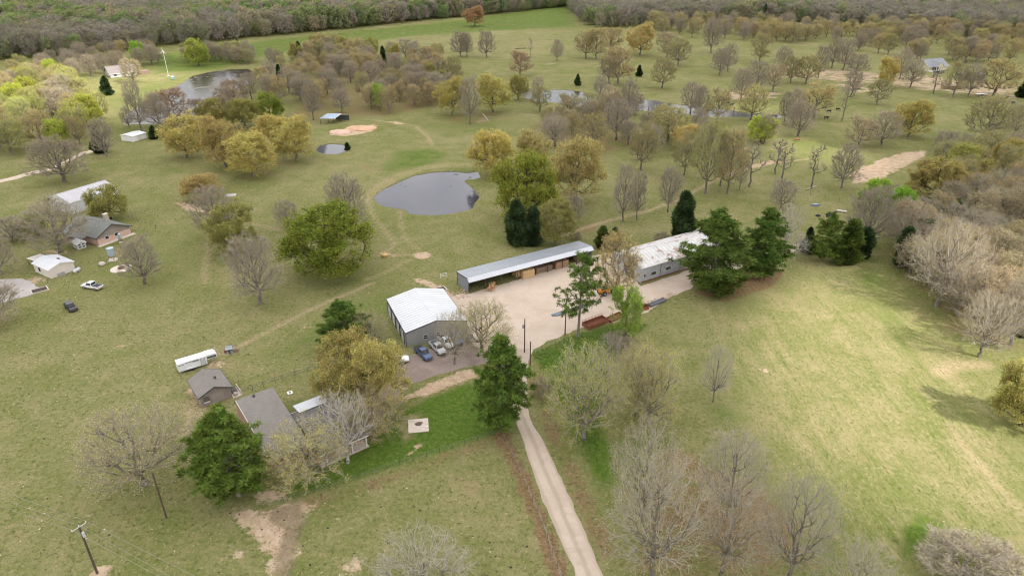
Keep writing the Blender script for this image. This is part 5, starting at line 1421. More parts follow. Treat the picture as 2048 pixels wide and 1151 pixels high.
def vehicle(kind, label, rear, front, mat, L=None, group=None, bed=None, cat=None, parent_name=None):
    a, b = G(*rear), G(*front); d = (b - a); rz = math.atan2(d.y, d.x); c = (a + b) / 2
    pick = kind == 'pickup'; L = L or (5.6 if pick else 4.7); h = L / 2; hw = .97 if pick else .93
    r = empty(parent_name or ('pickup_truck' if pick else 'parked_car'), (c.x, c.y, 0), rz, label, cat or ('pickup truck' if pick else 'car'), group)
    zb = .42 if pick else .34; deck = 1.02 if pick else .92; roof = 1.86 if pick else 1.62
    loft([(-h, hw * .92, hw * .86, zb + .1, deck - .04), (-h + .12, hw, hw * .95, zb, deck + .03), (-.2, hw, hw * .94, zb, deck + .03), (h * .42, hw, hw * .93, zb, deck + .06), (h * .82, hw * .97, hw * .86, zb, deck - .0), (h - .1, hw * .9, hw * .74, zb + .04, deck - .1), (h, hw * .80, hw * .62, zb + .16, deck - .2)]).build('body', mat, r)
    if pick: x0, x1, t0, t1 = -.25 * h, .46 * h, -.18 * h, .24 * h
    else: x0, x1, t0, t1 = -.93 * h, .42 * h, -.74 * h, .14 * h
    wb_, wt = hw * .90, hw * .74; z0, z1 = deck + .04, roof
    MB().hexa([(x0, -wb_, z0), (x1, -wb_, z0), (x1, wb_, z0), (x0, wb_, z0)], [(t0, -wt, z1), (t1, -wt, z1), (t1, wt, z1), (t0, wt, z1)]).build('cab', mat, r)
    def lerp(u, v, y):  # point on the cab: u along (0 rear..1 front), v up, y side
        return Vector((x0 + (x1 - x0) * u + ((t0 - x0) + ((t1 - x1) - (t0 - x0)) * u) * v, y * (wb_ + (wt - wb_) * v), z0 + (z1 - z0) * v))
    def pane(nm, pts, n):
        n = Vector(n).normalized() * .012; MB().hexa([p + n * .3 for p in pts], [p + n * 1.6 for p in pts]).build(nm, GLASS, r)
    pane('windshield', [lerp(1, .12, -.88), lerp(1, .12, .88), lerp(1, .9, .88), lerp(1, .9, -.88)], (1, 0, .8))
    pane('rear_window', [lerp(0, .2, .85), lerp(0, .2, -.85), lerp(0, .85, -.85), lerp(0, .85, .85)], (-1, 0, .5))
    for s in (-1, 1):
        for u0, u1 in (((.08, .46), (.52, .9)) if not pick else ((.1, .47), (.53, .88))):
            pane('side_window', [lerp(u0, .14, s), lerp(u1, .14, s), lerp(u1, .86, s), lerp(u0, .86, s)], (0, s, .25))
        MB().box(h - .16, h - .02 - .03, s * hw * .62 - .14, s * hw * .62 + .14, deck - .34, deck - .2).build('headlight', M('headlamp', (.75, .75, .72), .15, 0, .05, 2), r)
        MB().box(-h - .012, -h + .05, s * hw * .74 - .1, s * hw * .74 + .1, deck - .32, deck - .08).build('tail_light', M('tail_lamp', (.35, .02, .02), .25, 0, .1, 2), r)
        for x in (-h * .58, h * .60): wheel(r, x, s * (hw - .07), .40 if pick else .34)
    if pick:
        if bed: MB().box(-h + .16, x0 - .08, -hw * .84, hw * .84, deck + .034, deck + .075).build('bed_cover', bed, r)
        else:
            MB().box(-h + .16, x0 - .08, -hw * .80, hw * .80, deck + .034, deck + .05).build('bed_floor', TRIM_DARK, r)
            for y in (-hw * .9, hw * .82): MB().box(-h + .1, x0 - .02, y, y + .08, deck + .03, deck + .2).build('bed_rail', mat, r)
            MB().box(-h + .03, -h + .1, -hw * .88, hw * .88, deck + .02, deck + .2).build('tailgate', mat, r)
    MB().box(h - .14, h + .03, -hw * .74, hw * .74, zb + .1, zb + .27).build('bumper', TRIM_DARK if not pick else STEEL, r)
    MB().box(h - .05, h + .015, -.3, .3, deck - .36, deck - .24).build('grille', TRIM_DARK, r)
    return r
GV = 'vehicles parked at the workshop'
vehicle('pickup', 'dark blue pickup leftmost in front of the workshop', (837, 701), (857, 720), paint('blue', (.05, .085, .17)), 5.7, GV, bed=M('tonneau_black', (.03, .03, .032), .7, 0, .2, 2))
vehicle('pickup', 'silver pickup second from left in front of the workshop', (866, 690), (886, 710), paint('silver', (.45, .46, .46)), 5.5, GV)
vehicle('pickup', 'white pickup behind the leaning bare tree', (884, 679), (901, 697), paint('white', (.72, .72, .72)), 5.5, GV)
vehicle('suv', 'bright blue car at the workshop corner', (909, 674), (922, 690), paint('bright_blue', (.03, .13, .42)), 4.5, GV)
vehicle('pickup', 'white pickup under the golden oak crown', (770, 727), (812, 722), paint('white', (.72, .72, .72)), 5.8, GV)
vehicle('pickup', 'white pickup with black bed cover alone in the left pasture', (204, 579), (167, 573), paint('white', (.78, .78, .78)), 5.8, bed=M('tonneau_black', (.03, .03, .032)))
vehicle('suv', 'black car alone in the left pasture', (134, 610), (152, 626), paint('black', (.010, .010, .014), .15), 4.7)
vehicle('suv', 'dark car parked before the far right house porch', (1868, 147), (1882, 147), paint('black', (.010, .010, .014)), 4.8)
# low utility trailer at the workshop corner
g = G(933, 676); ut = empty('utility_trailer', g, math.radians(-20), 'small dark utility trailer beyond the bright blue car', 'trailer')
MB().box(-1.3, 1.3, -.75, .75, .5, .6).build('deck', TRIM_DARK, ut)
for y in (-.75, .7): MB().box(-1.3, 1.3, y, y + .05, .6, .95).build('side_rail', STEEL, ut)
for s in (-1, 1): wheel(ut, 0, s * .86, .32, .2)
MB().tube((1.3, 0, .5), (2.2, 0, .45), .05, n=6).build('drawbar', STEEL, ut)

# horse trailer
a, b = G(359, 748), G(414, 731); rz = math.atan2((b - a).y, (b - a).x); ht = empty('horse_trailer', (a.x, a.y, 0), rz, 'white gooseneck horse trailer parked beside the taupe garage', 'horse trailer')
LT = 5.7; TW = M('trailer_white', (.72, .73, .74), .35, .1, .05, .5)
MB().box(0, LT, 0, 2.1, .45, 2.35).build('body', TW, ht)
MB().hexa([(-.03, -.03, 2.36), (LT, -.03, 2.36), (LT, 2.13, 2.36), (-.03, 2.13, 2.36)], [(.05, .2, 2.5), (LT, .2, 2.5), (LT, 1.9, 2.5), (.05, 1.9, 2.5)]).build('roof', TW, ht)
MB().prism([(LT + .01, 1.35), (LT + 2.1, 1.5), (LT + 2.15, 2.1), (LT + 1.7, 2.45), (LT + .01, 2.5)], .05, 2.05, 'y').build('gooseneck', TW, ht)
MB().box(LT + .1, LT + 1.95, -.0, .045, 1.58, 2.05).build('nose_panel', TRIM_DARK, ht)
for x0, x1, z in ((.1, 1.3, 1.85), (1.5, 4.1, 2.05), (3.0, 4.3, 1.85)): MB().box(x0, x1, -.03, -.003, z, z + .12).build('air_slot', TRIM_DARK, ht)
dd = MB().box(4.55, 5.3, -.04, -.003, .55, 2.1).build('door', M('trailer_door', (.52, .53, .55), .4, .1, .08, 1), ht); MB().box(4.48, 4.54, -.05, -.003, .5, 2.15).box(5.31, 5.37, -.05, -.003, .5, 2.15).build('door_frame', TRIM_DARK, dd)
for x in (1.9, 2.75):
    for y in (.02, 2.08): wheel(ht, x, y, .37, .22)
MB().prism([(1.45, .6), (1.6, .86), (3.05, .86), (3.2, .6)], -.22, -.004, 'y').build('fender', TW, ht)
MB().tube((LT + 1.6, 1.05, .05), (LT + 1.6, 1.05, 1.5), .06, n=6).build('jack_leg', STEEL, ht)

# telehandler
g = G(1212, 586); th = empty('telehandler', g, math.radians(35), 'orange telehandler with black tyres behind the tall open pine', 'telehandler')
OR = paint('orange', (.62, .24, .03), .4)
MB().hexa([(-2.0, -.75, .6), (1.9, -.75, .6), (1.9, .75, .6), (-2.0, .75, .6)], [(-2.1, -.8, 1.5), (1.4, -.7, 1.25), (1.4, .7, 1.25), (-2.1, .8, 1.5)]).build('chassis', OR, th)
MB().hexa([(-.9, .1, 1.3), (.6, .1, 1.3), (.6, .85, 1.3), (-.9, .85, 1.3)], [(-.8, .15, 2.45), (.3, .15, 2.45), (.3, .8, 2.45), (-.8, .8, 2.45)]).build('cab', GLASS, th); MB().box(-.85, .35, .1, .85, 2.46, 2.56).build('cab_roof', OR, th)
MB().hexa([(-2.0, -.5, 1.6), (2.6, -.5, 1.15), (2.6, -.15, 1.15), (-2.0, -.15, 1.6)], [(-2.0, -.5, 2.0), (2.6, -.5, 1.5), (2.6, -.15, 1.5), (-2.0, -.15, 2.0)]).build('boom', M('boom_dark', (.06, .05, .05), .6, 0, .2, 2), th)
MB().box(2.6, 2.75, -1.0, .6, .4, 1.3).box(2.75, 3.8, -.8, -.65, .4, .46).box(2.75, 3.8, .2, .35, .4, .46).build('fork', TRIM_DARK, th)
for x in (-1.4, 1.3):
    for y in (-1.0, 1.0): wheel(th, x, y, .62, .42)

# ------------------------------------------------------------------ yard and pasture things
def between(p, q): a, b = G(*p), G(*q); return a, b
a, b = between((1104, 632), (1186, 607)); pr = empty('pipe_bundle', a, math.atan2((b - a).y, (b - a).x), 'long blue grey steel pipes lying on the gravel yard', 'pipes'); PB = M('blue_steel', (.17, .215, .26), .5, .4, .15, 1)
for k, (y, x0, x1) in enumerate(((0, 0, 11.5), (.42, .2, 13.5), (-.42, .6, 9.5))): MB().box(x0, x1, y - .15, y + .15, .06, .30).box(x0 + 1, x0 + 1.15, y - .18, y + .18, 0, .06).build('beam', PB, pr)

def pen(label, p, q, Wd, h, rails=True, stacked=3):
    a, b = between(p, q); L = (b - a).length; r = empty('cattle_pen', a, math.atan2((b - a).y, (b - a).x), label, 'cattle pen', 'rusty pens at the yard edge')
    MB().box(0, L, 0, .08, .05, h).build('side_panel', RUST, r); MB().box(0, L, Wd - .08, Wd, .05, h).build('side_panel', RUST, r)
    MB().box(0, .08, .085, Wd - .085, .05, h).build('end_panel', RUST, r); MB().box(L - .08, L, .085, Wd - .085, .05, h).build('end_panel', RUST, r)
    MB().box(.085, L - .085, .085, Wd - .085, .05, .15).build('floor', RUST, r)
    if rails:
        n = max(3, int(L / .9))
        for k in range(n + 1): MB().tube((L * k / n, .04, h), (L * k / n, .04, h + .6), .04, n=5).tube((L * k / n, Wd - .04, h), (L * k / n, Wd - .04, h + .45), .04, n=5).build('upright', RUST, r)
        for z, y in ((h + .3, .04), (h + .6, .04), (h + .45, Wd - .04)): MB().tube((0, y, z), (L, y, z), .04, n=5).build('rail', RUST, r)
        for k in range(1, n): MB().tube((L * k / n, .05, h + .03), (L * k / n, Wd - .05, h + .03), .045, n=5).build('cross_bar', RUST, r)
    return r
pen('rusty railed cattle pen nearest the tall open pine', (1178, 660), (1218, 645), 2.6, .95)
pen('flat rusty panels between pen and lime green tree', (1222, 646), (1250, 633), 2.0, .6, False)
pen('short rusty box right of the lime green tree', (1281, 622), (1298, 619), 1.7, .9, False)
a, b = between((1300, 614), (1334, 603)); cu = empty('culvert_pipe', a, math.atan2((b - a).y, (b - a).x), 'grey black culvert pipes at the right tip of the yard', 'pipe')
for y in (0, .75): MB().tube((0, y, .36), ((b - a).length, y + .5, .36), .35, n=12, caps=False).tube((0, y, .36), (.1, y, .36), .30, n=12).build('pipe', M('culvert', (.10, .10, .115), .55, 0, .15, 1), cu)
a, b = between((1298, 606), (1345, 588)); rr = empty('rubble_row', a, math.atan2((b - a).y, (b - a).x), 'row of tan broken stones along the yard edge', 'stones'); R = random.Random(9)
for k in range(26): MB().ell((k * .36 + R.uniform(-.2, .2), R.uniform(-.8, .8), .12), R.uniform(.18, .42), R.uniform(.16, .36), R.uniform(.12, .24), 7, 5, jit=.5, seed=k).build('stone', M('tan_rubble', (.48, .36, .26), .95, 0, .2, 2), rr)
g = G(918, 588); rr = empty('rubble_heap', g, .5, 'tan rubble at the foot of the long shed end wall', 'stones')
for k in range(34): MB().ell((R.uniform(-2.2, 2.2), R.uniform(-2.6, 2.2), .08), R.uniform(.14, .34), R.uniform(.12, .3), R.uniform(.1, .2), 7, 5, jit=.5, seed=k).build('stone', MATS['tan_rubble'], rr)

def grid_guard(label, p, q, Wd):
    a, b = between(p, q); L = (b - a).length; r = empty('cattle_grid', a, math.atan2((b - a).y, (b - a).x), label, 'cattle grid')
    MB().box(0, L, -Wd / 2, Wd / 2, .015, .035).build('pit', TRIM_DARK, r)
    n = 14
    for k in range(n): MB().tube((.05, -Wd / 2 + Wd * (k + .5) / n, .09), (L - .05, -Wd / 2 + Wd * (k + .5) / n, .09), .05, n=6).build('bar', M('grid_bar', (.10, .075, .065), .8, .2, .2, 2), r)
    for x0, x1, y0, y1 in ((-.25, 0, -Wd / 2 - .2, Wd / 2 + .2), (L, L + .25, -Wd / 2 - .2, Wd / 2 + .2)): MB().box(x0, x1, y0, y1, .0, .16).build('curb', CONC, r)
    for y in (-Wd / 2 - .18, Wd / 2 + .01): MB().box(0, L, y, y + .17, 0, .15).build('curb', CONC, r)
    return r
grid_guard('dark cattle grid between workshop and long shed', (864, 582), (890, 576), 1.9)
grid_guard('rusty cattle grid at the grey lot on the left', (64, 584), (94, 576), 2.4)
for k, (px, py, lb) in enumerate(((862, 583, 'stub'), (886, 571, 'stub'))): pass
# white pipe gate near the shed
g = G(881, 556); gt = empty('gate', g, math.radians(20), 'white pipe gate panel standing left of the long shed', 'gate')
for x in (0, 1.8): MB().tube((x, 0, 0), (x, 0, 1.4), .05, n=6).build('post', TRIM_WHITE, gt)
for z in (.5, .9, 1.3): MB().tube((0, 0, z), (1.8, 0, z), .04, n=6).build('rail', TRIM_WHITE, gt)
# hay feeder
g = G(770, 512); hf = empty('hay_feeder', g, 0, 'round feeder with yellow hay on a worn dirt ring', 'hay feeder')
MB().ell((0, 0, .35), 1.0, .95, .55, 12, 6, jit=.2, seed=3).build('hay', M('hay', (.52, .36, .15), .95, 0, .25, 4), hf)
mb = MB()
for k in range(14): t0, t1 = k * 2 * math.pi / 14, (k + 1) * 2 * math.pi / 14; mb.tube((1.1 * math.cos(t0), 1.1 * math.sin(t0), .7), (1.1 * math.cos(t1), 1.1 * math.sin(t1), .7), .035, n=5).tube((1.1 * math.cos(t0), 1.1 * math.sin(t0), 0), (1.1 * math.cos(t0), 1.1 * math.sin(t0), .7), .03, n=5)
mb.build('ring', M('feeder_ring', (.45, .30, .12), .6, .1, .2, 2), hf)
# well house
g = G(458, 708); wl = gable('well_house', 'tiny grey well house near the trailer nose', 'well house', (g.x - .5, g.y), math.radians(20), 1.3, 1.5, 1.0, 1.4, WALL_GREY, GREY_TIN, TRIM_DARK, over=.1)
MB().box(.45, .85, -.05, -.004, .1, .8).build('door', TRIM_DARK, wl); MB().box(1.6, 2.5, .2, .3, 0, .8).build('side_panel', WOOD_OLD, wl); MB().ell((-.3, .9, .4), .3, .3, .4, 8, 5).build('pump', M('red_pump', (.30, .10, .08), .6, 0, .2, 3), wl)
# propane tank
a, b = between((149, 548), (161, 541)); pt = empty('propane_tank', a, math.atan2((b - a).y, (b - a).x), 'white propane tank beside the cream farm shed', 'gas tank'); L = (b - a).length
MB().tube((.3, 0, .75), (L - .3, 0, .75), .45, n=14).ell((.3, 0, .75), .4, .45, .45, 12, 8).ell((L - .3, 0, .75), .4, .45, .45, 12, 8).build('tank', WHITE_TIN, pt, True)
MB().box(.5, .65, -.3, .3, 0, .35).box(L - .65, L - .5, -.3, .3, 0, .35).build('cradle', CONC, pt); MB().tube((L / 2, 0, 1.18), (L / 2, 0, 1.35), .15, n=8).build('valve_cap', STEEL, pt)
# raised water tanks
def stand_tank(label, p, H, r, h):
    g = G(*p); o = empty('water_tank', g, .4, label, 'water tank'); TB = M('tank_blue_grey', (.36, .44, .50), .4, .2, .12, .8)
    MB().tube((0, 0, H), (0, 0, H + h), r, n=16).tube((0, 0, H + h), (0, 0, H + h + .18), r, r * .25, n=16).build('tank', TB, o)
    for k in range(4):
        t = k * math.pi / 2 + .4; MB().tube((r * 1.25 * math.cos(t), r * 1.25 * math.sin(t), 0), (r * .9 * math.cos(t), r * .9 * math.sin(t), H), .06, n=5).build('leg', POST, o)
        t2 = t + math.pi / 2; MB().tube((r * 1.2 * math.cos(t), r * 1.2 * math.sin(t), .35), (r * .95 * math.cos(t2), r * .95 * math.sin(t2), H - .2), .03, n=4).build('brace', POST, o)
    MB().box(-r * 1.3, r * 1.3, -r * 1.3, r * 1.3, 0, .06).build('footing', CONC, o)
stand_tank('blue grey water tank on tall legs by the fire pit', (226, 519), 1.5, .95, 2.1); stand_tank('small blue grey tank on legs beside the farmhouse path', (242, 484), 1.5, .42, 1.1)
# fire pit
g = G(242, 537); fp = empty('fire_pit', g, 0, 'round pale paved fire pit with rusty ring', 'fire pit')
MB().tube((0, 0, 0), (0, 0, .07), 2.7, n=28).build('paving', CONC, fp); mb = MB()
for k in range(12): t0 = k * math.pi / 6; mb.tube((.7 * math.cos(t0), .7 * math.sin(t0), .2), (.7 * math.cos(t0 + math.pi / 6), .7 * math.sin(t0 + math.pi / 6), .2), .13, n=5)
mb.build('ring', RUST, fp); MB().tube((0, 0, .07), (0, 0, .1), .6, n=14).build('ash', BLACK, fp)
o = MB().ell((0, 0, .42), .95, .8, .62, 12, 8, jit=.18, seed=4).build('boulder', M('pale_boulder', (.52, .44, .38), .95, 0, .18, 1.5), None, True); o.location = G(205, 530); tag(o, 'pale round boulder between propane tank and fire pit', 'boulder')
# chicken coop
g = G(147, 494); cc = gable('chicken_coop', 'white chicken coop with dark barred windows by the gnarled tree', 'chicken coop', (g.x, g.y), math.radians(-38), 3.2, 2.4, 1.7, 2.3, WALL_WHITE, WHITE_TIN, TRIM_WHITE, over=.15)
for z in (.35, 1.05):
    for y in (.65, 1.7): window(cc, (3.205, y, z), (0, 1, 0), w=.8, h=.55, out=(1, 0, 0))
MB().box(-2.2, -.1, .2, 2.2, 0, .05).build('run_floor', WOOD_OLD, cc); MB().box(-.06, -.004, .7, 1.6, .1, 1.5).build('door', WALL_TAN, cc)
# concrete slab, lid, panel, small boxes
a = G(817, 866); sl = empty('concrete_slab', a, math.atan2(*(G(858, 862) - a).to_2d().yx), 'bare tan concrete slab with burnt stain in the lawn', 'slab'); sw = (G(858, 862) - a).length; sd_ = (G(816, 840) - a).length
MB().box(0, sw, 0, sd_, 0, .14).build('pad', CONC, sl); MB().ell((sw * .5, sd_ * .62, .145), .85, .55, .02, 12, 4, jit=.6, seed=2).build('burn_mark', M('char', (.10, .075, .06), .95, 0, .4, 3), sl); MB().box(sw - .4, sw - .1, .9, 1.2, .14, .4).build('white_box', TRIM_WHITE, sl)
g = G(580, 785); o = empty('septic_lid', g, .5, 'square white lid in the grass behind the house', 'lid'); MB().box(-.5, .5, -.5, .5, 0, .1).build('rim', TRIM_WHITE, o); MB().box(-.22, .22, -.22, .22, .1, .13).build('cover', TRIM_DARK, o)
g = G(461, 391); o = empty('water_trough', g, .3, 'flat pale water trough in the pasture beside the bare tree', 'trough'); MB().box(-1.9, 1.9, -1.3, 1.3, 0, .25).build('basin', CONC, o); MB().box(-1.7, 1.7, -1.1, 1.1, .25, .262).build('water', M('trough_water', (.45, .45, .47), .1, 0, .1, 1), o)
# junk strip
for nm, lb, p, q, rr_, mt, ct in (('drain_pipe', 'long black drain pipe lying left of the white trough', (1652, 430), (1673, 425), .3, BLACK, 'pipe'), ('drain_pipe', 'short black drain pipe nearest the light pine', (1653, 434), (1663, 431), .28, BLACK, 'pipe'), ('steel_tube', 'long cream tube lying in the right field', (1673, 422), (1693, 425), .33, WALL_CREAM, 'tube'), ('fallen_trunk', 'pale fallen trunk at the foot of the broken dead tree', (1612, 380), (1632, 373), .22, M('dead_wood', (.42, .37, .31), .9, 0, .2, 2), 'log'), ('fallen_trunk', 'pale fallen trunk under the grey dead looking tree', (965, 228), (977, 243), .25, MATS.get('dead_wood') or M('dead_wood', (.42, .37, .31)), 'log'), ('fallen_trunk', 'white trunk lying on the litter below the thicket', (815, 199), (838, 196), .3, M('dead_wood', (.42, .37, .31)), 'log'), ('fallen_trunk', 'dark trunk lying in the farthest field', (1030, 98), (1052, 97), .4, WOOD_OLD, 'log'), ('fallen_trunk', 'pale fallen branch left of the huge green oak', (549, 502), (556, 501), .1, M('dead_wood', (.42, .37, .31)), 'log')):
    a, b = between(p, q); o = empty(nm, a, math.atan2((b - a).y, (b - a).x), lb, ct); L = (b - a).length; MB().tube((0, 0, rr_), (L, 0, rr_), rr_, rr_ * .85, n=9).build('barrel', mt, o)
    if nm == 'fallen_trunk':
        for k in range(3): MB().tube((L * (.5 + .15 * k), 0, rr_), (L * (.65 + .15 * k), (-1) ** k * L * .22, rr_ + .5), rr_ * .3, rr_ * .1, n=5).build('limb', mt, o)
g = G(1630, 411); o = empty('water_trough', g, .1, 'blue trough beside the brush line in the right field', 'trough'); MB().box(-1.2, 1.2, -.5, .5, 0, .1).box(-1.2, 1.2, -.5, -.42, .1, .6).box(-1.2, 1.2, .42, .5, .1, .6).box(-1.2, -1.12, -.42, .42, .1, .6).box(1.12, 1.2, -.42, .42, .1, .6).build('basin', M('faded_blue', (.16, .22, .34), .5, 0, .15, 1), o); MB().box(-1.11, 1.11, -.41, .41, .1, .5).build('water', MATS['trough_water'], o)
g = G(1636, 432); o = empty('old_tyre', g, 0, 'old tyre lying right of the light pine top', 'tyre'); mb = MB()
for k in range(12): t0 = k * math.pi / 6; mb.tube((.62 * math.cos(t0), .62 * math.sin(t0), .22), (.62 * math.cos(t0 + math.pi / 6), .62 * math.sin(t0 + math.pi / 6), .22), .22, n=6)
mb.build('tread', BLACK, o)
g = G(346, 159); o = empty('feeder', g, .4, 'small blue green feeder on the lawn by the wind turbine', 'feeder'); MB().box(-.9, .9, -.8, .8, .3, 1.6).build('hopper', M('teal_plastic', (.10, .33, .36), .5, 0, .1, 1), o); MB().hexa([(-1, -.9, 1.6), (1, -.9, 1.6), (1, .9, 1.6), (-1, .9, 1.6)], [(-.2, -.2, 2.4), (.2, -.2, 2.4), (.2, .2, 2.4), (-.2, .2, 2.4)]).build('lid', M('pale_teal', (.35, .5, .52), .5, 0, .1, 1), o)
for x in (-.7, .7): MB().box(x - .08, x + .08, -.08, .08, 0, .3).build('leg', POST, o)
g = G(1955, 192); o = empty('stock_trailer', g, .2, 'white flat trailer parked at the far wood edge', 'trailer'); MB().box(0, 7, 0, 2.2, .7, .95).build('deck', TRIM_WHITE, o); MB().box(6.7, 7, 0, 2.2, .96, 1.9).build('headboard', TRIM_WHITE, o)
for y in (.1, 2.1): wheel(o, 2.6, y, .4, .25); wheel(o, 3.5, y, .4, .25)
# earth mounds
for lb, p, rx, ry, h, c in (('pink bare earth mound left of its orange neighbour below the open sided shed', (680, 265), 5.2, 4.5, 1.3, (.52, .36, .27)), ('orange bare earth mound with a flattened top below the open sided shed', (722, 257), 8.0, 5.0, 1.1, (.50, .31, .19))):
    g = G(*p); o = MB().ell((0, 0, -.1), rx, ry, h, 26, 10, jit=.16, seed=int(rx * 7)).build('earth_mound', M('mound_' + str(int(rx * 10)), c, .97, 0, .22, .6, tuple(v * .7 for v in c), .06, bump=.5), None, True); o.location = g; tag(o, lb, 'earth mound')
# wind turbine
g = G(337, 152); wt_ = empty('wind_turbine', g, 0, 'slim white wind turbine on the sunny lawn', 'wind turbine'); WTM = M('turbine_white', (.62, .62, .62), .4, 0, .03, 1)
MB().tube((0, 0, 0), (0, 0, 15.4), .13, .09, n=8).build('tower', WTM, wt_); MB().tube((0, .6, 15.6), (0, -.7, 15.6), .28, .2, n=8).build('nacelle', WTM, wt_)
for k in range(3):
    t = math.radians(90 + 120 * k); d = Vector((math.cos(t), 0, math.sin(t))); s = Vector((-d.z, 0, d.x)); c0 = Vector((0, -.72, 15.6))
    MB().hexa([c0 + s * .10, c0 - s * .10, c0 + d * 2.6 - s * .04, c0 + d * 2.6 + s * .04], [p + Vector((0, -.08, 0)) for p in (c0 + s * .16, c0 - s * .16, c0 + d * 2.6 - s * .06, c0 + d * 2.6 + s * .06)]).build('blade', WTM, wt_)
MB().box(-.8, .8, -.8, .8, 0, .1).build('footing', CONC, wt_)
# lattice transmission tower beyond the far wood
g = G(11, 48); tw_ = empty('transmission_tower', g, .4, 'grey lattice transmission tower in the far upper left wood', 'tower'); mb = MB(); TWM = M('galvanised_lattice', (.55, .57, .6), .5, .4, .05, 1)
HT = 44
for i in range(8):
    z0, z1 = HT * i / 8, HT * (i + 1) / 8; w0, w1 = 3.2 * (1 - z0 / HT * .8), 3.2 * (1 - z1 / HT * .8)
    c0 = [(-w0, -w0, z0), (w0, -w0, z0), (w0, w0, z0), (-w0, w0, z0)]; c1 = [(-w1, -w1, z1), (w1, -w1, z1), (w1, w1, z1), (-w1, w1, z1)]
    for k in range(4): mb.tube(c0[k], c1[k], .2, n=4).tube(c0[k], c1[(k + 1) % 4], .12, n=4).tube(c0[(k + 1) % 4], c1[k], .12, n=4)
mb.build('lattice', TWM, tw_)
for z in (28, 34, 40): MB().hexa([(-8, -.3, z), (8, -.3, z), (8, .3, z), (-8, .3, z)], [(-1, -.2, z + 1.2), (1, -.2, z + 1.2), (1, .2, z + 1.2), (-1, .2, z + 1.2)]).build('arm', TWM, tw_)

# ------------------------------------------------------------------ utility poles and wires
def pole(label, p, H, arm=None, box=False, r=.15):
    g = G(*p); o = empty('utility_pole', g, 0, label, 'utility pole'); MB().tube((0, 0, -.1), (0, 0, H), r, r * .7, n=9).build('shaft', POLE, o)
    if box: MB().tube((-.32, 0, H - 2.3), (-.32, 0, H - 1.4), .2, n=10).build('transformer', GREY_TIN, o); MB().tube((0, 0, H), (0, 0, H + .25), .06, n=6).build('insulator', TRIM_WHITE, o)
    return o, g
pole('utility pole with grey transformer at the top of the drive', (1049, 704), 8.4, box=True); pole('leaning dark pole right beside the drive by the bright grass', (1060, 753), 8.5); pole('bare dark pole in front of the long pipes', (1130, 669), 9.0)
p4, g4 = pole('rusty brown pole rising out of the pale budding tree', (333, 1035), 9.2)
g5 = G(195, 1156); A1, A2 = G(144, 1062, 9.0), G(172, 1044, 9.0)
mid = (A1 + A2) / 2; p5 = empty('utility_pole', (mid.x, mid.y, 0), 0, 'tall pole with grey crossarm at the bottom left corner', 'utility pole')
MB().tube((0, 0, -.1), (0, 0, 9.0), .17, .12, n=10).build('shaft', POLE, p5)
ca = MB().tube(A1 - mid + Vector((0, 0, 9.0)), A2 - mid + Vector((0, 0, 9.0)), .07, n=6).build('crossarm', M('grey_arm', (.48, .47, .44), .7, 0, .1, 2), p5)
for q in (A1, A2, mid): MB().tube((q - mid) + Vector((0, 0, 9.05 if q is not mid else 9.0)), (q - mid) + Vector((0, 0, 9.35)), .05, n=6).build('insulator', TRIM_WHITE, ca)
for q in (A1, A2): MB().tube((0, 0, 8.2), (q - mid) * .6 + Vector((0, 0, 8.95)), .03, n=5).build('brace', STEEL, p5)
MB().tube((.3, -.1, 7.3), (.3, -.1, 8.1), .18, n=10).build('transformer', PALE_TIN, p5); MB().tube((.1, .1, 6.5), (.3, .1, 6.8), .06, n=6).build('cutout', TRIM_WHITE, p5)
def wire(label, pts, r=.016):
    out = []
    for a, b in zip(pts[:-1], pts[1:]):
        a, b = Vector(a), Vector(b); sag = (b - a).length * .012
        out += [a + (b - a) * (k / 8) - Vector((0, 0, sag * 4 * (k / 8) * (1 - k / 8))) for k in range(8)]
    out.append(Vector(pts[-1])); o = MB().path(out, r, 4).build('power_line', WIRE); tag(o, label, 'power line')
zA = 9.36
for lb, A, pl_, pr_ in (('power line on the near end of the crossarm', A1, (-60, 988), (330, 1152)), ('power line on the far end of the crossarm', A2, (-60, 955), (405, 1152)), ('power line on the middle of the crossarm', mid, (-60, 972), (352, 1152))):
    L_, R_ = G(pl_[0], pl_[1], zA), G(pr_[0], pr_[1], zA); dR = (R_ - Vector((A.x, A.y, zA))).normalized() * 60
    wire(lb, [L_, (A.x, A.y, zA), Vector((A.x, A.y, zA)) + dR])
wire('thin service line from crossarm pole to rusty brown pole', [(mid.x, mid.y, 8.0), (g4.x, g4.y, 9.0)], .013)
gA, gB = G(1049, 704), G(1060, 753); wire('service line between the two poles at the drive', [(gA.x, gA.y, 8.3), (gB.x, gB.y, 8.4)], .013)

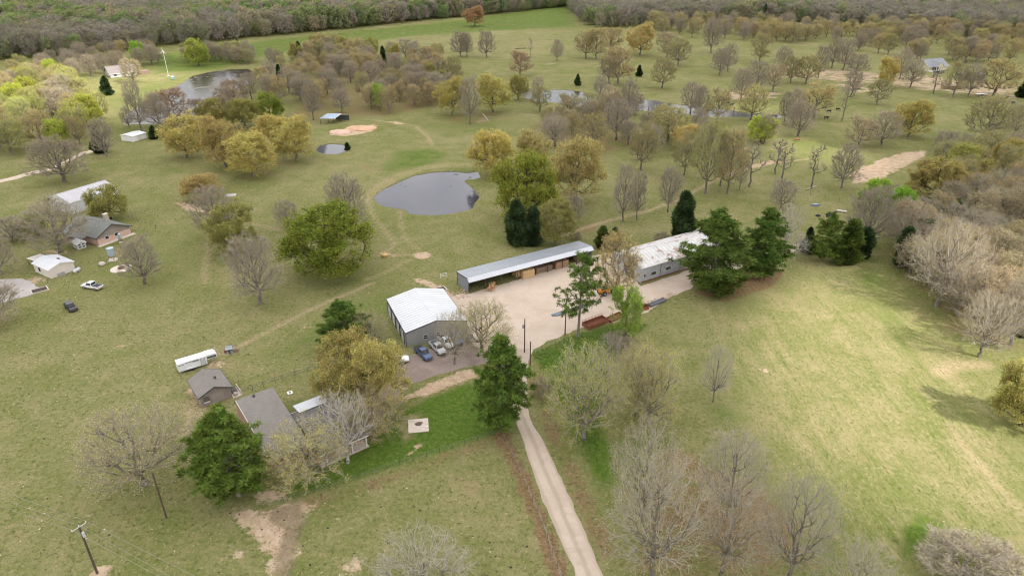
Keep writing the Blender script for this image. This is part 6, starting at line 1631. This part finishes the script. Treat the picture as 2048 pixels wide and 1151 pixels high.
# ------------------------------------------------------------------ fences
def fence(label, pts, gap, h, r, zs, mat=POST, wmat=WIRE, wr=.009, gate=None, wname='wire', off=(.0)):
    P = [G(*p) if len(p) == 2 else Vector(p) for p in pts]; o = empty('fence', P[0], 0, label, 'fence'); base = P[0]
    pm = MB().tube((0, 0, -.1), (0, 0, h), r, r * .9, n=6).mesh('post', mat)
    for a, b in zip(P[:-1], P[1:]):
        L = (b - a).length; n = max(1, round(L / gap))
        for k in range(n + (b == P[-1])):
            q = link('post', pm, o); q.location = a + (b - a) * (k / n) - base
    for z in zs:
        mb = MB(); mb.path([p - base + Vector((0, 0, z)) for p in P], wr, 4); mb.build(wname, wmat, o)
    return o
fence('low wire fence between bright lawn and cropped pasture', [(536, 1014), (1003, 864)], 2.45, 1.15, .05, (.3, .55, .8, 1.05))
fence('low rusty wire fence along the left edge of the drive', [(1003, 866), (1046, 955), (1086, 1050), (1125, 1165)], 2.6, 1.1, .045, (.3, .55, .8, 1.05), M('rust_post', (.15, .075, .05), .9, 0, .3, 2), wr=.012)
fence('dark pipe fence behind the brown roofed house', [(484, 789), (527, 773), (551, 764), (565, 760), (640, 738)], 2.3, 1.25, .05, (.65, 1.2), TRIM_DARK, TRIM_DARK, .035, wname='rail')
fence('wire fence meeting at the corner below the farmhouse', [(257, 433), (283, 444), (312, 456), (352, 442), (395, 426)], 3.2, 1.2, .06, (.4, .8, 1.15), WOOD_OLD)
fence('wire fence running from farmhouse corner to the fire pit', [(312, 457), (262, 488), (178, 528)], 3.6, 1.1, .045, (.4, .8, 1.05))
fence('post fence crossing the right field below the dead trees', [(1560, 372), (1591, 381), (1650, 398), (1706, 411), (1740, 418)], 5.0, 1.9, .09, (.5, 1.0, 1.5), WOOD_OLD)
fence('distant fence across the farthest field', [(985, 42), (1024, 49), (1100, 62), (1160, 71)], 7, 1.3, .09, (.5, 1.0), WOOD_OLD, wr=.03)
fence('distant fence below the three far bare trees', [(870, 100), (960, 87), (1050, 79)], 9, 1.3, .09, (.5, 1.0), WOOD_OLD, wr=.03)
fence('short wire fence at the bright grass below the yard', [(1068, 708), (1084, 700), (1110, 688), (1128, 678)], 3, 1.1, .05, (.4, .75, 1.05))

# ------------------------------------------------------------------ cattle
def cow_mesh(graze):
    mb = MB()
    mb.ell((0, 0, 1.0), .95, .36, .40, 12, 8).ell((.62, 0, 1.05), .42, .33, .42, 10, 7).ell((-.72, 0, 1.02), .38, .33, .40, 10, 7)
    hd = (1.55, .45) if graze else (1.62, 1.38)
    mb.tube((.85, 0, 1.15), (1.3, 0, (1.15 + hd[1]) / 2 + .05), .26, .17, n=8).tube((1.25, 0, hd[1] + (.28 if graze else .02)), (hd[0] + .12, 0, hd[1] - (.08 if graze else .12)), .17, .10, n=8)
    for s in (-1, 1): mb.tube((1.3, s * .12, hd[1] + .22 * graze + .1), (1.28, s * .32, hd[1] + .22 * graze + .12), .07, .03, n=5)
    for x, s in ((.68, -1), (.72, 1), (-.78, -1), (-.72, 1)):
        k = .06 if x < 0 else 0
        mb.tube((x, s * .2, .85), (x - k, s * .2, .45), .13, .075, n=7).tube((x - k, s * .2, .46), (x, s * .2, 0), .075, .06, n=7)
    mb.tube((-1.05, 0, 1.2), (-1.15, 0, .55), .04, .03, n=5)
    return mb.mesh('cow', [M('hide', (.05, .05, .05))] , True)
def hide(n, c): return M('hide_' + n, c, .8, 0, .25, 2)
for n_, (px, py, hd, gz_, c, lb) in enumerate(((1455, 209, 160, 1, 'black', 'black cow on the creek bank, left one of the close pair'), (1463, 212, 20, 0, 'black', 'black cow on the creek bank, right one of the close pair'), (1549, 236, 170, 1, 'black', 'black cow at the right end of the creek'), (1658, 225, 185, 1, 'black', 'small black cow left of the larger one near the broken snag'), (1675, 221, 10, 1, 'black', 'larger black cow grazing right beside the broken snag'), (1652, 238, 5, 1, 'black', 'black cow lying low beside the creek end brush'), (1595, 283, 165, 1, 'brown', 'brown cow grazing on the sunlit grass'), (1435, 185, 175, 1, 'grey', 'dun cow above the creek near a pale yellow tree'), (1428, 197, 30, 1, 'grey', 'dun cow just above the black pair at the creek'), (2012, 198, 10, 0, 'black', 'black cow below the wide yellow oak at the far trailer'), (2026, 208, 190, 0, 'black', 'black cow with pale patch at the right edge pasture'))):
    cm_ = cow_mesh(gz_); cm_.materials[0] = {'black': hide('black', (.022, .02, .02)), 'brown': hide('brown', (.30, .12, .05)), 'grey': hide('dun', (.16, .13, .10))}[c]
    g = G(px, py); o = link('cow', cm_); o.location = g; o.rotation_euler = (0, 0, math.radians(hd)); tag(o, lb, 'cow', 'cattle in the upper pasture')

# stumps in the creek
for k, (px, py) in enumerate(((1281, 201), (1297, 219), (1310, 221), (1358, 222), (1415, 214), (1468, 221), (1402, 228), (1410, 229))):
    g = G(px, py); o = empty('tree_stump', (g.x, g.y, -.4), k, 'dark dead stump in the creek, %s one from the left' % ORD[sorted((1281, 1297, 1310, 1358, 1415, 1468, 1402, 1410)).index(px)], 'stump', 'stumps in the creek')
    MB().tube((0, 0, -.4), (.1, 0, 1.7 + .3 * (k % 3)), .35, .25, n=7).build('stem', WOOD_OLD, o); MB().tube((.1, 0, 1.2), (.5, .1, 1.9), .1, .05, n=5).build('limb', WOOD_OLD, o)

# ------------------------------------------------------------------ small ground cover: tufts, straw, dung, flecks of stone
def scatter(name, label, n, poly, make, mat, seed, shade=True):
    R = np.random.default_rng(seed); P = ppoly(poly); lo, hi = P.min(0), P.max(0)
    q = R.uniform(lo, hi, (n * 3, 2)); q = q[sdist(q, P) < 0][:n]
    bad = np.zeros(len(q), bool)
    for k in PONDXY: bad |= sdist(q, PONDXY[k]) < 1.2
    if name != 'clods':
        for s_ in SHEETS: bad |= sdist(q, s_) < .15
    q = q[~bad]; V, Fc = make(q, R)
    o = link(name, arrays_mesh(name, V, [Fc], [mat])); tag(o, label, name.replace('_', ' '), kind='stuff'); return o
def tuft(h, w, k):
    def f(q, R):
        S = np.repeat(np.column_stack([q, np.zeros(len(q))]), k, 0) + np.column_stack([R.normal(0, w * .5, (len(q) * k, 2)), np.zeros(len(q) * k)])
        d = np.column_stack([R.normal(0, .7, (len(S), 2)), np.full(len(S), .8)]); return tris(S, d, h * R.uniform(.5, 1.2, len(S)), np.full(len(S), w), R)
    return f
def lump(r):
    def f(q, R):
        n = len(q); a = R.uniform(0, 6.28, n); s = r * R.uniform(.5, 1.4, n); V = []; k = 6
        ring = np.stack([np.stack([q[:, 0] + s * np.cos(a + t) * R.uniform(.7, 1.2, n), q[:, 1] + s * np.sin(a + t) * R.uniform(.7, 1.2, n), np.full(n, .003)], 1) for t in np.arange(k) * 2 * np.pi / k], 1)
        V = np.concatenate([ring, np.column_stack([q, s * .55])[:, None]], 1).reshape(-1, 3); b = (np.arange(n) * 7)[:, None]
        return V, np.stack([np.concatenate([b + i, b + (i + 1) % k, b + 6], 1) for i in range(k)], 1).reshape(-1, 3)
    return f
NEAR = [(-60, 480), (500, 380), (1000, 420), (2100, 440), (2200, 1200), (-160, 1200)]
PAST = [(-60, 650), (350, 600), (620, 700), (380, 900), (520, 1020), (980, 890), (1100, 1160), (-160, 1170)]
scatter('grass_tufts', 'green grass tufts all over the near pasture', 34000, NEAR, tuft(.16, .10, 3), M('tuft_green', (.085, .115, .022), .9, 0, .35, .3), 1)
scatter('dry_grass', 'straw coloured dry grass over the near pasture', 34000, NEAR, tuft(.16, .09, 3), M('tuft_straw', (.32, .265, .14), .9, 0, .3, .3), 2)
scatter('lush_grass', 'tall bright grass between the drive and the right meadow', 5000, [(1064,708),(1140,672),(1255,642),(1296,650),(1245,690),(1215,760),(1200,840),(1195,930),(1220,970),(1160,905),(1105,785)], tuft(.24, .10, 3), M('tuft_lush', (.06, .125, .014), .9, 0, .35, .3), 3)
scatter('dung', 'dark dung pats on the cropped pasture', 230, PAST, lump(.16), M('dung_dark', (.028, .024, .018), .95, 0, .3, 2), 4)
scatter('stone_flecks', 'pale stones and straw flecks on the pasture', 420, [(-60, 500), (760, 560), (640, 700), (1100, 1160), (-160, 1170)], lump(.10), M('fleck', (.58, .48, .36), .95, 0, .25, 2), 5)
scatter('clods', 'dark trampled clods on the bare earth at the bottom', 420, [(535, 1018), (605, 1005), (615, 1045), (590, 1105), (592, 1160), (540, 1160), (550, 1080)], lump(.09), M('clod', (.16, .115, .08), .95, 0, .35, 2), 6)
